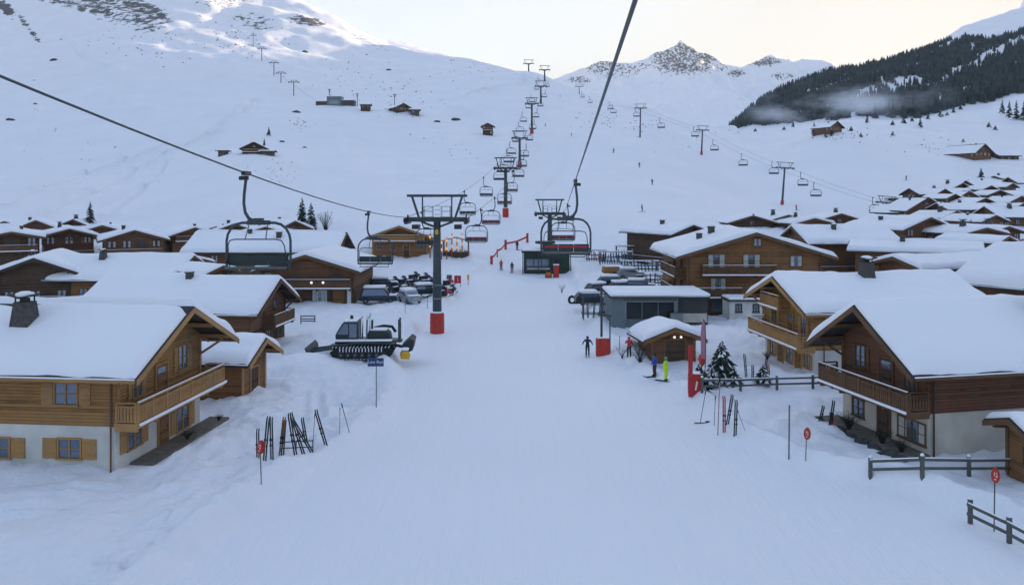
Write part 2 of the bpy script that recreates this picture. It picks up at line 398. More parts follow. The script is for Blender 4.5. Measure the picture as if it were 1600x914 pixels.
def trail(pix, w, amp):
    pp = [hit(*p) for p in pix]
    for a, b in zip(pp[:-1], pp[1:]): TRAILS.append((np.array(a[:2]), np.array(b[:2]), w, amp))
_tr = [([(5,322),(60,300),(140,272),(200,250),(250,232)],2.4,1.3),([(62,338),(150,302),(215,265),(262,240)],2.4,1.3),([(165,338),(230,290),(262,252)],2.2,1.2),
       ([(262,240),(330,212),(375,180),(400,158)],3.0,1.6),([(690,160),(760,143),(810,133),(822,125),(812,117)],4,1.9),([(896,210),(880,232),(885,255),(868,278),(845,300),(832,320)],1.2,.45),
       ([(100,60),(130,90),(180,110)],3,1.2),([(705,168),(740,178)],3,1.4)]
_done = []
for t in _tr:
    save = TRAILS[:]; TRAILS.clear(); trail(*t); _done += TRAILS[:]; TRAILS.clear()
TRAILS += _done
def foot_lines():
    out = []
    for a, b in (((-26,33),(-17,37.5)),((-29,36.5),(-19,38.2)),((-20,28),(-24,33.5)),((-23,30),(-29,31)),((26,52.5),(17.5,54.5)),((-14,58),(-12,50))):
        out.append((np.array(a,float), np.array(b,float), .45, .26))
    return out
TRAILS += foot_lines()

def make_terrain():
    ys = np.concatenate([np.arange(-60, 20, 1.6), np.arange(20, 75, .3), 75*np.geomspace(1, 1640/75, 330)])
    us = np.concatenate([np.arange(-1400, -60, 30), np.arange(-60, 1660, 4), np.arange(1660, 3201, 30)]).astype(float)
    UU, YY = np.meshgrid(us, ys); XX = (UU-800)/F*np.maximum(YY, 60)
    ZZ = ground(XX.ravel(), YY.ravel()).reshape(XX.shape)
    nu, ny = len(us), len(ys)
    co = np.stack([XX, YY, ZZ], -1).reshape(-1, 3)
    i = np.arange(ny-1)[:,None]*nu+np.arange(nu-1)[None,:]
    fc = np.stack([i, i+1, i+nu+1, i+nu], -1).reshape(-1, 4)
    me = bpy.data.meshes.new('terrain')
    me.vertices.add(len(co)); me.vertices.foreach_set('co', co.ravel())
    me.loops.add(fc.size); me.loops.foreach_set('vertex_index', fc.ravel())
    me.polygons.add(len(fc)); me.polygons.foreach_set('loop_start', np.arange(len(fc))*4); me.polygons.foreach_set('loop_total', np.full(len(fc),4))
    me.polygons.foreach_set('use_smooth', np.ones(len(fc), bool)); me.update()
    # rock outcrops
    u = 800+F*co[:,0]/np.maximum(co[:,1],60); v = V0-F*(co[:,2]-CZ)/np.maximum(co[:,1],60); rk = np.full(len(co), .02)
    far = co[:,1] > 450
    def ell(cu, cv, ru, rv, ang, s):
        a = R(ang); du = u-cu; dv = v-cv; p = du*math.cos(a)+dv*math.sin(a); q = -du*math.sin(a)+dv*math.cos(a)
        return (s+.02)*np.clip(1.5-.85*np.sqrt((p/ru)**2+(q/rv)**2), 0, 1)*far
    for e in ((222,13,62,13,22,.56),(190,4,30,7,10,.5),(395,33,50,15,15,.46),(405,40,20,9,20,.5),(480,34,34,9,10,.56),(350,6,60,10,0,.44),(140,3,16,5,10,.5),(10,14,22,10,50,.56),(45,45,38,6,52,.54),
              (590,78,8,3,10,.5),(575,64,55,6,25,.42),(822,105,16,4,6,.5),(640,66,38,8,18,.40),(270,55,60,10,15,.36),(400,72,30,40,60,.36),(170,58,14,4,10,.44),(820,-30,300,30,0,.3),(50,-30,300,30,20,.5),(300,-20,150,20,10,.48)):
        rk = np.maximum(rk, ell(*e))
    rk = np.maximum(rk, np.clip((co[:,1]-500)/300,0,1)*np.clip((400-u)/300,0,1)*.26)
    rk = np.maximum(rk, np.clip((co[:,1]-380)/200,0,1)*.235)
    me.attributes.new('rock', 'FLOAT', 'POINT').data.foreach_set('value', rk.astype(np.float32))
    rg = np.interp(co[:,1], PL[:,0], PL[:,1])-co[:,0]; rg2 = co[:,0]-np.interp(co[:,1], PR[:,0], PR[:,1])
    ro = .22+.78*sm(-.3, 1.0, np.maximum(rg, rg2))
    me.attributes.new('rough', 'FLOAT', 'POINT').data.foreach_set('value', ro.astype(np.float32))
    me.materials.append(MAT['snow_ground'])
    o = bpy.data.objects.new('snow_terrain', me); COL.objects.link(o); o['kind'] = 'structure'
    return o
make_terrain()

def make_mountains():
    SK = [(-300,80),(300,110),(640,120),(760,122),(840,128),(872,123),(890,117),(920,104),(940,97),(962,97),(985,99),(1003,91),(1022,82),(1045,73),(1062,59),(1082,75),(1105,86),(1128,98),(1148,104),(1168,97),(1190,87),(1208,93),(1225,96),(1255,91),(1282,95),(1305,104),(1400,118),(1880,112),(1960,-150),(2080,-190),(2300,-60),(2800,40)]  # the unseen right end is raised ground, added to shade the far peaks
    su = np.array([p[0] for p in SK], float); sv = np.array([p[1] for p in SK], float)
    xs = np.concatenate([np.arange(-1500, 100, 40.), np.arange(100, 1200, 5.), np.arange(1200, 4200, 40.)])
    ys = np.concatenate([np.arange(1300, 2000, 25.), np.arange(2000, 2760, 6.), np.arange(2760, 4400, 50.)])
    XX, YY = np.meshgrid(xs, ys); x = XX.ravel(); y = YY.ravel()
    uu = 800+F*x/2500
    crest_y = 2500+70*fbm(x/220, x*0+3, 3, 91)+900*sm(1600,1950,uu)
    top = CZ+(V0-np.interp(uu, su, sv))/F*crest_y
    base = CZ+(V0-212)/F*1450
    t = np.clip((y-1400)/(crest_y-1400), 0, 1)
    prof = .34*t+.66*t**2.6
    z = base+(top-base)*prof
    back = np.clip((y-crest_y)/900, 0, 1); z = np.where(y > crest_y, top-(top-base)*(back**.8), z)
    rid = 1-np.abs(fbm(x/170+y/900, y/420, 4, 95)); edge = np.exp(-np.abs(y-crest_y)/420)*np.clip((top-base)/200, 0, 1)
    off_c = 1-np.exp(-((y-crest_y)/70)**2); z = z+edge*(rid-.72)*85*off_c+edge*13*fbm(x/30, y/30, 3, 97)*(.35+.65*off_c)
    z = z+14*fbm(x/260, y/200, 3, 99)*np.clip(t*1.6,0,1)*(1-edge*.6)
    ny, nx = XX.shape
    co = np.stack([x, y, z], -1); i = np.arange(ny-1)[:,None]*nx+np.arange(nx-1)[None,:]
    fc = np.stack([i, i+1, i+nx+1, i+nx], -1).reshape(-1, 4)
    me = bpy.data.meshes.new('mountains'); me.from_pydata(co.tolist(), [], fc.tolist())
    me.polygons.foreach_set('use_smooth', [True]*len(me.polygons))
    u = 800+F*co[:,0]/co[:,1]; v = V0-F*(co[:,2]-CZ)/co[:,1]; rk = np.full(len(co), .2)
    for cu, cv, ru, rv, s in ((1068,92,66,32,.49),(945,105,42,14,.47),(960,110,60,16,.42),(1195,97,30,10,.5),(1150,115,18,7,.48),(1225,120,26,8,.46),(905,125,24,6,.48),(1000,104,24,8,.44),(1035,84,24,14,.45),(1110,105,36,12,.44)):
        rk = np.maximum(rk, (s+.04)*np.clip(1.5-.8*np.sqrt(((u-cu)/ru)**2+((v-cv)/rv)**2), 0, 1))
    me.attributes.new('rock', 'FLOAT', 'POINT').data.foreach_set('value', rk.astype(np.float32))
    me.materials.append(MAT['snow_mountain'])
    o = bpy.data.objects.new('mountains', me); COL.objects.link(o); o['kind'] = 'structure'
make_mountains()

def make_shade_hill():  # hill added outside the view to keep the sun off the foreground
    xs = np.arange(130, 1700, 22.); ys = np.arange(-900, 1300, 22.)
    XX, YY = np.meshgrid(xs, ys); x = XX.ravel(); y = YY.ravel()
    z = -4+430*sm(120, 1250, x)+18*fbm(x/160, y/160, 4, 71)*sm(140, 400, x)
    ny, nx = XX.shape; i = np.arange(ny-1)[:,None]*nx+np.arange(nx-1)[None,:]
    fc = np.stack([i, i+1, i+nx+1, i+nx], -1).reshape(-1, 4)
    keep = (800+F*x/np.maximum(y, 60) > 2300)
    fc = fc[keep[fc].all(1)]
    me = bpy.data.meshes.new('shade_slope'); me.from_pydata(np.stack([x,y,z],-1).tolist(), [], fc.tolist())
    me.polygons.foreach_set('use_smooth', [True]*len(me.polygons)); me.materials.append(MAT['snow_mountain'])
    o = bpy.data.objects.new('shade_hill', me); COL.objects.link(o); o['kind'] = 'structure'
make_shade_hill()

# ------------------------------------------------------------------ light: low winter sun behind the right-hand ridge, valley in shade
SUN_EL, SUN_AZ = 9.9, 41
KSKY = 1.2
w = bpy.data.worlds.new('World'); S.world = w; w.use_nodes = True
nt = w.node_tree; bg = nt.nodes['Background']
sky = nt.nodes.new('ShaderNodeTexSky'); sky.sky_type = 'NISHITA'; sky.sun_disc = False
sky.sun_elevation = R(SUN_EL); sky.sun_rotation = R(SUN_AZ); sky.altitude = 1900; sky.air_density = 1.0; sky.dust_density = 3.2; sky.ozone_density = 0.5
hs = nt.nodes.new('ShaderNodeHueSaturation'); hs.inputs['Saturation'].default_value = .99; nt.links.new(sky.outputs[0], hs.inputs['Color'])
# tone compression of the sky colour: the bright part of the sky near the sun is held back
bw = nt.nodes.new('ShaderNodeRGBToBW'); nt.links.new(hs.outputs[0], bw.inputs[0])
den = nt.nodes.new('ShaderNodeMath'); den.operation = 'MULTIPLY_ADD'; den.inputs[1].default_value = KSKY; den.inputs[2].default_value = 1; nt.links.new(bw.outputs[0], den.inputs[0])
hw_ = nt.nodes.new('ShaderNodeHueSaturation'); hw_.inputs['Saturation'].default_value = .35; nt.links.new(hs.outputs[0], hw_.inputs['Color'])
fm = nt.nodes.new('ShaderNodeMapRange'); fm.inputs['From Min'].default_value = .8; fm.inputs['From Max'].default_value = 8; nt.links.new(bw.outputs[0], fm.inputs['Value'])
mxs = nt.nodes.new('ShaderNodeMix'); mxs.data_type = 'RGBA'; nt.links.new(fm.outputs[0], mxs.inputs[0]); nt.links.new(hs.outputs[0], mxs.inputs[6]); nt.links.new(hw_.outputs[0], mxs.inputs[7])
dv = nt.nodes.new('ShaderNodeVectorMath'); dv.operation = 'DIVIDE'; nt.links.new(mxs.outputs[2], dv.inputs[0]); nt.links.new(den.outputs[0], dv.inputs[1])
nt.links.new(dv.outputs[0], bg.inputs[0]); bg.inputs[1].default_value = .15
sd = bpy.data.lights.new('sun', 'SUN'); sd.energy = 2.6; sd.angle = R(.5); sd.color = (1,.76,.52)
sun = bpy.data.objects.new('sun', sd); COL.objects.link(sun)
d = Vector((math.sin(R(SUN_AZ))*math.cos(R(SUN_EL)), math.cos(R(SUN_AZ))*math.cos(R(SUN_EL)), math.sin(R(SUN_EL))))
sun.rotation_euler = (-d).to_track_quat('-Z', 'Y').to_euler()
vs = S.view_settings; vs.view_transform = 'Standard'; vs.look = 'None'; vs.exposure = 2.8; vs.gamma = 1
try: vs.use_curve_mapping = False
except Exception: pass
S.cycles.max_bounces = 6; S.cycles.diffuse_bounces = 3; S.cycles.glossy_bounces = 3; S.cycles.transmission_bounces = 4
S.cycles.volume_bounces = 2; S.cycles.use_denoising = True
# ------------------------------------------------------------------ chalets
def edge_grid(a, b, n, r):
    """sample positions from a to b, crowded near both ends for a rounded edge"""
    e = [a+r*t for t in (0,.04,.15,.35,.65,1.0)]
    m = list(np.linspace(a+r, b-r, max(2, n))[1:-1])
    return np.array(e+m+[a+b-t for t in e[::-1]])
def snow_cap(name, parent, x0, x1, hw, zr, pitch, T, n=(14,10), seed=0, gap=0, inset=.06, lo=None):
    """rounded blanket of snow over a two-slope roof (ridge along x); zr = ridge height of the roof top"""
    r = T*.95
    xs = edge_grid(x0+inset, x1-inset, n[0], min(r,(x1-x0)*.3))
    ya = edge_grid(-hw+inset, hw-inset, 2*n[1], min(r, hw*.5))
    if gap: ya = np.sort(np.concatenate([ya, [-gap-.35,-gap-.25,-gap-.1,-gap,-.09,-.02,.06,.2]]))
    XX, YY = np.meshgrid(xs, ya, indexing='ij')
    def prof(d, rr): q = np.clip(d/rr, 0, 1); return np.sqrt(np.clip(1-(1-q)**2, 0, 1))
    dx = np.minimum(XX-xs[0], xs[-1]-XX); dy = np.minimum(YY-ya[0], ya[-1]-YY)
    lip = .07*vnoise(XX*.8+seed*5, np.sign(YY)*3.3+YY*0, 15)+.05*vnoise(XX*2.3+seed, np.sign(YY)*1.7+YY*0, 16)+.05
    YY = YY+np.sign(YY)*np.clip(lip,-.04,.2)*np.exp(-dy/.25)
    t = T*prof(dx, r*.8)*prof(dy, r*1.1)
    t = t*(1+.20*vnoise(XX*.4+seed*7, YY*.4+seed*3, 3)+.10*vnoise(XX*1.3+seed, YY*1.3, 4)+.05*vnoise(XX*.5+seed, YY*5, 18)*np.exp(-dy/1.2))
    t = t*(1+.18*np.exp(-(dy/(T*1.6)-.8)**2))
    if gap:
        wv = gap*(1+.6*vnoise(XX*.5+seed, XX*0+.5, 6))
        k = np.where(YY < 0, sm(0, .3, -YY-wv), 1.0)
        t = t*np.where((YY < .02), k, prof(YY, .3)*1.05) - np.where((YY < .0) & (-YY < wv+.02), .05, 0)
    smooth_ridge = -pitch*(np.sqrt(YY*YY+(.16 if not gap else .0004))-.0)
    zz = zr+smooth_ridge+t
    nx, ny = XX.shape
    v = np.stack([XX, YY, zz], -1).reshape(-1,3).tolist()
    f = []
    for i in range(nx-1):
        for j in range(ny-1): f.append((i*ny+j, (i+1)*ny+j, (i+1)*ny+j+1, i*ny+j+1))
    me = bpy.data.meshes.new(name); me.from_pydata(v, [], f)
    me.polygons.foreach_set('use_smooth', [True]*len(f)); me.materials.append(MAT['snow_roof'])
    o = bpy.data.objects.new(name, me); COL.objects.link(o); o.parent = parent
    return o
def face_mat(face, W, L, a, z):
    """frame on a wall: local x along the wall, y outward, z up"""
    if face == 'g': return Matrix.Translation((0, a, z)) @ Matrix(((0,1,0,0),(1,0,0,0),(0,0,1,0),(0,0,0,1)))
    if face == 's': return Matrix.Translation((a, -W/2, z)) @ Matrix(((1,0,0,0),(0,-1,0,0),(0,0,1,0),(0,0,0,1)))
    if face == 'n': return Matrix.Translation((a, W/2, z))
def window(parent, M, w, h, trim, det, shut=0, mul=1, bars=1, cur=False, shade=None):
    m = MB(); m.M = M; t = .09 if det > 1 else .12
    m.bb(-w/2-t, w/2+t, 0, .07, h/2, h/2+t); m.bb(-w/2-t-.05, w/2+t+.05, 0, .12, -h/2-t, -h/2)
    m.bb(-w/2-t, -w/2, 0, .07, -h/2, h/2); m.bb(w/2, w/2+t, 0, .07, -h/2, h/2)
    for i in range(mul): 
        x = -w/2+w*(i+1)/(mul+1); m.bb(x-.035, x+.035, .012, .06, -h/2, h/2)
    for i in range(bars):
        z = -h/2+h*(i+1)/(bars+1)
        xs = [-w/2+w*k/(mul+1) for k in range(mul+2)]
        for k in range(mul+1): m.bb(xs[k]+(.036 if k else 0), xs[k+1]-(.036 if k < mul else 0), .014, .05, z-.018, z+.018)
    wo = m.build('window', trim, parent)
    if det < 1: 
        return wo
    p = MB(); p.M = M; p.bb(-w/2, w/2, -.02, .015, -h/2, h/2); p.build('pane', 'glass', wo)
    if cur:
        for s in (-1, 1):
            c = MB(); c.M = M; c.bb(s*w/2, s*w*.2, .017, .026, -h/2+.05, h/2); c.build('curtain', 'curtain', wo)
    if shut:
        for s in (-1, 1):
            q = MB(); q.M = M; x = s*(w/2+t+.04+shut/2)
            q.bb(x-shut/2, x+shut/2, .0, .055, -h/2-.04, h/2+.04)
            if det > 2:
                for zz in (-h*.3, h*.3): q.bb(x-shut/2+.04, x+shut/2-.04, .055, .08, zz-.05, zz+.05)
            q.build('shutter', shade or trim, wo)
    return wo
def door(parent, M, w, h, mat, trim, glazed=False):
    m = MB(); m.M = M; m.bb(-w/2, w/2, 0, .05, 0, h); 
    for zz in (.25, h*.52): m.bb(-w*.33, w*.33, .05, .068, zz, zz+h*.2)
    d = m.build('door', mat, parent)
    f = MB(); f.M = M
    f.bb(-w/2-.1, -w/2, 0, .09, 0, h+.1); f.bb(w/2, w/2+.1, 0, .09, 0, h+.1); f.bb(-w/2, w/2, 0, .09, h, h+.1)
    f.build('door_frame', trim, d)
    if glazed:
        g = MB(); g.M = M; g.bb(-w*.36, w*.36, .05, .062, h*.5, h*.92); g.build('pane', 'glass', d)
    hn = MB(); hn.M = M; hn.bb(w*.36, w*.4, .05, .12, h*.44, h*.5); hn.build('handle', 'steel', d)
def balcony(parent, M, w, dep, hr, trim, rail, det, snow=True, sides=True):
    """M: wall frame at floor level; w along the wall"""
    m = MB(); m.M = M; m.bb(-w/2, w/2, 0, dep, -.22, 0)
    n = max(2, int(w/1.8))
    for i in range(n+1):
        x = -w/2+.12+(w-.24)*i/n; m.bb(x-.07, x+.07, 0, dep-.15, -.42, -.222)
    b = m.build('balcony', trim, parent)
    r = MB(); r.M = M
    def run(p, q):
        p, q = Vector(p), Vector(q); L = (q-p).length; k = max(1, round(L/1.45)); d = (q-p)/L
        for i in range(k+1):
            c = p+d*(L*i/k); r.bb(c.x-.05, c.x+.05, c.y-.05, c.y+.05, 0, hr)
        r.beam(p+Vector((0,0,hr+.03)), q+Vector((0,0,hr+.03)), .12, .07); r.beam(p+Vector((0,0,.1)), q+Vector((0,0,.1)), .07, .08)
        r.beam(p+Vector((0,0,hr-.16)), q+Vector((0,0,hr-.16)), .06, .07)
        if det > 1:
            ns = max(2, int(L/(.17 if det > 2 else .3)))
            wd = .125 if det > 2 else .22
            for i in range(ns):
                c = p+d*(L*(i+.5)/ns); a = c-d*wd/2; e = c+d*wd/2
                r.beam(a+Vector((0,0,.14+(hr-.33)/2)), e+Vector((0,0,.14+(hr-.33)/2)), .03, hr-.34)
                if det > 2 and i % 2: r.beam(c-d*.03+Vector((0,0,hr*.5)), c+d*.03+Vector((0,0,hr*.5)), .045, hr-.5)
        else: r.beam(p+Vector((0,0,hr*.5)), q+Vector((0,0,hr*.5)), .04, hr*.62)
    yo = dep-.09
    run((-w/2+.07, yo, 0), (w/2-.07, yo, 0))
    if sides:
        for sx in (-1, 1): run((sx*(w/2-.07), .1, 0), (sx*(w/2-.07), yo-.12, 0))
    r.build('railing', rail, b)
    if snow:
        s = MB(); s.M = M
        s.bb(-w/2-.02, w/2+.02, dep+.003, dep+.12, -.1, .05)
        s.build('balcony_snow', 'snow_small', b, bevel=.03)
        s = MB(); s.M = M; s.bb(-w/2+.05, w/2-.05, yo-.06, yo+.06, hr+.066, hr+.12); s.build('railing_snow', 'snow_small', b, bevel=.02)
    return b
def chimney(parent, x, y, z, kind='wood', s=1.0):
    m = MB(); a, b, h = .62*s, .40*s, 1.25*s
    if kind == 'wood':
        vs = [(x-a,y-a,z-.8),(x+a,y-a,z-.8),(x+a,y+a,z-.8),(x-a,y+a,z-.8),(x-b,y-b,z+h),(x+b,y-b,z+h),(x+b,y+b,z+h),(x-b,y+b,z+h)]
        m.add(vs, [(0,3,2,1),(4,5,6,7),(0,1,5,4),(1,2,6,5),(2,3,7,6),(3,0,4,7)])
        c = m.build('chimney', 'chimney_board', parent)
        k = MB()
        for sx in (-1,1):
            for sy in (-1,1): k.bb(x+sx*b*.8-.03, x+sx*b*.8+.03, y+sy*b*.8-.03, y+sy*b*.8+.03, z+h, z+h+.28*s)
        k.bb(x-b*.45,x+b*.45,y-b*.45,y+b*.45,z+h,z+h+.2*s)
        for sx in (-1,1):
            k.add([(x, y-b*1.3, z+h+.20*s),(x, y+b*1.3, z+h+.20*s),(x+sx*b*1.75, y+b*1.3, z+h+.38*s),(x+sx*b*1.75, y-b*1.3, z+h+.38*s),
                   (x, y-b*1.3, z+h+.27*s),(x, y+b*1.3, z+h+.27*s),(x+sx*b*1.75, y+b*1.3, z+h+.45*s),(x+sx*b*1.75, y-b*1.3, z+h+.45*s)],
                  [(0,1,2,3),(7,6,5,4),(0,4,5,1),(1,5,6,2),(2,6,7,3),(3,7,4,0)])
        k.build('chimney_cap', 'roof_edge', c)
        n = MB(); n.lathe((x,y,z+h+.30*s), [(b*1.25,0.02),(b*1.15,.16*s),(b*.6,.26*s),(.01,.28*s)], 12); n.build('chimney_snow', 'snow_small', c, smooth=True)
    else:
        m.bb(x-.3*s, x+.3*s, y-.3*s, y+.3*s, z-.6, z+.7*s); m.bb(x-.38*s, x+.38*s, y-.38*s, y+.38*s, z+.7*s, z+.8*s)
        c = m.build('chimney', 'chimney_board' if kind == 'box' else 'steel', parent)
        if rng.random() < .6:
            n = MB(); n.lathe((x,y,z+.802*s), [(.36*s,0),(.33*s,.12*s),(.18*s,.22*s),(.01,.24*s)], 10); n.build('chimney_snow', 'snow_small', c, smooth=True)
    return c
def chalet(label, x, y, yaw, W, L, ridge, eave, ov=1.0, ovg=1.1, z0=None, base=0, wall='brown', trim='brown_trim', plas='plaster', det=1, T=.5,
           wins=(), doors=(), balc=(), chim=(), pipe=None, gap=0, group='snowy timber chalets of the village', name='chalet', rafters=None, plank=True, snow=True, cat='chalet', seed=None):
    """x, y: middle of the gable wall (local +x looks out of it); ridge / eave: world heights of roof ridge and outer eave (roof underside)"""
    if z0 is None: z0 = gz(x, y)
    t = thing(name, label, cat, (x, y, z0), yaw, group)
    seed = seed if seed is not None else rng.randint(0, 999)
    zr = ridge-z0; ze = eave-z0; hw = W/2+ov; p = (zr-ze)/hw; he = ze+p*ov       # he: wall head under the eaves
    found = -1.6
    if base > 0:
        m = MB(); m.bb(-L, 0, -W/2, W/2, found, base); m.build('base_wall', plas, t)
    m = MB(); o = .06 if base > 0 else 0; b0 = base if base > 0 else found
    m.prism([(-W/2-o, b0), (W/2+o, b0), (W/2+o, he-p*o), (0, zr), (-W/2-o, he-p*o)], 'x', -L-o, o)
    m.build('wall', wall, t)
    # roof: two slabs
    m = MB(); th = .17
    for s in (-1, 1):
        m.prism([(0.0, zr+.002), (s*hw, ze), (s*hw, ze+th), (0.0, zr+th*1.05)], 'x', -L-ovg, ovg)
    rf = m.build('roof', 'roof_edge', t)
    bw = .26 if det > 1 else .22
    for xx in ((ovg+.003, ovg+.07), (-L-ovg-.07, -L-ovg-.003)):
        m = MB()
        for s in (-1, 1): m.prism([(0, zr-bw+.06), (s*hw*1.005, ze-bw+.06), (s*hw*1.005, ze+.09), (0, zr+.10)], 'x', xx[0], xx[1])
        m.build('bargeboard', trim, rf)
    for s in (-1, 1):
        m = MB(); m.bb(-L-ovg+.08, ovg-.08, s*(hw+.003), s*(hw+.10), ze-.1, ze+.06); m.build('gutter', trim if det > 2 else 'roof_edge', rf)
        if det > 1 and snow:
            g = MB(); g.bb(-L-ovg+.08, ovg-.08, s*(hw+.005), s*(hw+.12), ze+.063, ze+.13); g.build('gutter_snow', 'snow_small', rf, bevel=.025)
    if det > 1:       # purlins carrying the overhang, with braces
        for yy in ([0, -W/2+.15, W/2-.15]+([-W/4, W/4] if W > 7 else [])):
            m = MB(); zz = zr-p*abs(yy)-.16
            m.bb(.062, ovg-.02, yy-.1, yy+.1, zz-.12, zz+.10); m.build('purlin', trim, rf)
        if det > 2:
            for yy in (-W/2+.15, W/2-.15, 0):
                m = MB(); zz = zr-p*abs(yy)-.3; m.beam((.07, yy, zz-1.0), (ovg*.8, yy, zz-.05), .13, .13); m.build('brace', trim, rf)
            for s in (-1, 1):
                yy = s*(W/2+o+.003); k = int(L/1.1)
                for i in range(k+1):
                    m = MB(); m.beam((-L+L*i/k, yy, he-p*o-.18), (-L+L*i/k, s*(hw-.1), ze-.06), .09, .12); m.build('rafter', trim, rf)
        for xx in (o+.003,):
            for s in (-1, 1):
                m = MB(); m.bb(xx, xx+.06, s*(W/2-.02), s*(W/2-.26), base+.02 if base else 0, he-.1); m.build('corner_post', trim, t)
    if det == 1 and L > 3:
        g = random.Random(seed*3+1); wins = []; balc = list(balc); n_ = max(2, int(W/2.1))
        for zz in (he-.85, he-3.4, he-5.8):
            if zz < .7: continue
            for i in range(n_):
                if g.random() < .85: wins.append(('g', -W*.37+W*.74*i/(n_-1), zz, g.choice((.8,.95,1.1)), g.choice((1.0,1.15,1.3)), dict(cur=g.random() < .6, shut=g.choice((0,.35,.4)), shade='honey_dark' if g.random() < .4 else trim)))
        wins.append(('g', 0, zr-1.5, .7, .7, dict(mul=1, bars=0)))
        fs = 's' if math.sin(R(yaw)) < .2 and math.cos(R(yaw)) > -.2 else 'n'
        for f_ in ((fs,) if abs(math.cos(R(yaw))) > .3 else ('s','n')):
            k_ = int(L/2.6)
            for i in range(k_): wins.append((f_, -1.4-(L-2.6)*i/max(1,k_-1), he-1.3, .85, 1.0, dict(cur=g.random() < .4)))
        if he > 4.2 and not balc: balc.append(('g', 0, he-2.15, W*.96, 1.0, .85))
        if not chim and W > 6: chim = [(-L*g.uniform(.3,.6), g.choice((-1,1))*W*.16, g.choice(('box','wood')), g.uniform(.6,.85))]
    for w_ in wins:
        fc, a, z, ww, hh = w_[:5]
        if fc == 'g' and z+hh/2 > zr-p*(abs(a)+ww/2)-.2: continue
        kw = dict(w_[5]) if len(w_) > 5 else {}
        up = z-hh/2 > base-.05 and base > 0; M = face_mat(fc, W, L, a, z)
        if up or base == 0: M = M @ Matrix.Translation((0, (o if fc != 'n' else o)+.001, 0))
        window(t, M, ww, hh, kw.pop('trim', trim), kw.pop('det', det), **kw)
    for d_ in doors:
        fc, a, z, ww, hh, mat = d_[:6]; M = face_mat(fc, W, L, a, z)
        if z >= base-.05 and base > 0: M = M @ Matrix.Translation((0, o+.001, 0))
        door(t, M, ww, hh, mat, trim, len(d_) > 6)
    for b_ in balc:
        fc, a, z, ww, dd, hr = b_[:6]; kw = dict(b_[6]) if len(b_) > 6 else {}
        M = face_mat(fc, W, L, a, z) @ Matrix.Translation((0, o+.002, 0))
        balcony(t, M, ww, dd, hr, trim, kw.get('rail', trim), det)
    if snow:
        q = {1: (8, 5), 2: (16, 10), 3: (34, 18)}[max(1, det)]
        snow_cap('roof_snow', rf, -L-ovg, ovg, hw, zr+th, p, T, q, seed, gap)
    for c_ in chim:
        cx, cy, kd, cs = c_; chimney(rf, cx, cy, zr-p*abs(cy)+T*.8+.1, kd, cs)
    if pipe:
        for fc, a in pipe:
            m = MB(); s = -1 if fc == 's' else 1
            m.tube([(a, s*(hw+.05), ze-.08), (a, s*(W/2+.14), he-.5), (a, s*(W/2+.14), 0)], .055, 6); m.build('downpipe', 'brown_trim' if wall.startswith('honey') else 'dark_trim', t)
    return t

# -- the big ones in front
L1 = chalet('honey timber chalet with white plaster base and long carved balcony, front left of the piste', -19.75, 45.1, -5.5, 8.9, 17, 7.7, 4.95, ov=1.25, ovg=1.9, z0=0.0, base=2.35,
  wall='honey', trim='honey_trim', det=3, T=.52, gap=.55, seed=4,
  wins=[('s',-2.45,1.15,1.15,.95,dict(shut=.75)),('s',-6.3,1.1,1.1,.95,dict(shut=.75)),('s',-2.6,3.95,1.15,1.05,dict(shut=.62)),('s',-9.5,3.95,1.15,1.05,dict(shut=.62)),
        ('g',-2.75,1.35,1.25,1.1,dict(shut=.55)),('g',2.3,1.25,1.3,1.9,dict(shut=.6,bars=2)),('g',2.2,4.55,.95,1.35,dict(shut=.42)),('g',-2.6,4.0,.8,1.1,dict(shut=.3)),('g',-.1,6.35,.5,.5,dict(mul=0,bars=0))],
  doors=[('g',.1,.05,1.0,2.05,'honey_dark'),('g',-.2,2.62,1.15,2.0,'honey_dark',1)],
  balc=[('g',.15,2.55,9.6,1.35,1.0)], chim=[(-6.5,-2.3,'wood',.98)], pipe=[('s',-.15)])
R1 = chalet('dark brown timber chalet with cream plaster base and long balcony, behind the fence', 21.7, 46.9, 192, 7.5, 15, 7.55, 4.5, ov=1.2, ovg=1.9, z0=0.0, base=2.3,
  wall='brown_red', trim='brown_trim', plas='plaster_warm', det=3, T=.55, seed=9,
  wins=[('g',-2.2,1.1,1.0,1.0,dict(shut=0)),('g',2.5,1.05,2.1,1.1,dict(mul=3,cur=True)),('g',-1.9,4.3,.85,1.3,dict(shut=.3)),('g',2.4,3.85,.7,.9,dict(shut=.25)),('g',0,5.95,.45,.45,dict(mul=0,bars=0))],
  doors=[('g',.2,.05,1.0,2.05,'brown_dark'),('g',.5,2.6,1.1,2.05,'brown_dark',1)],
  balc=[('g',-.1,2.5,8.2,1.45,1.0,dict(rail='brown_trim'))], chim=[(-9.2,1.7,'wood',.9)], pipe=[('n',-.25)])
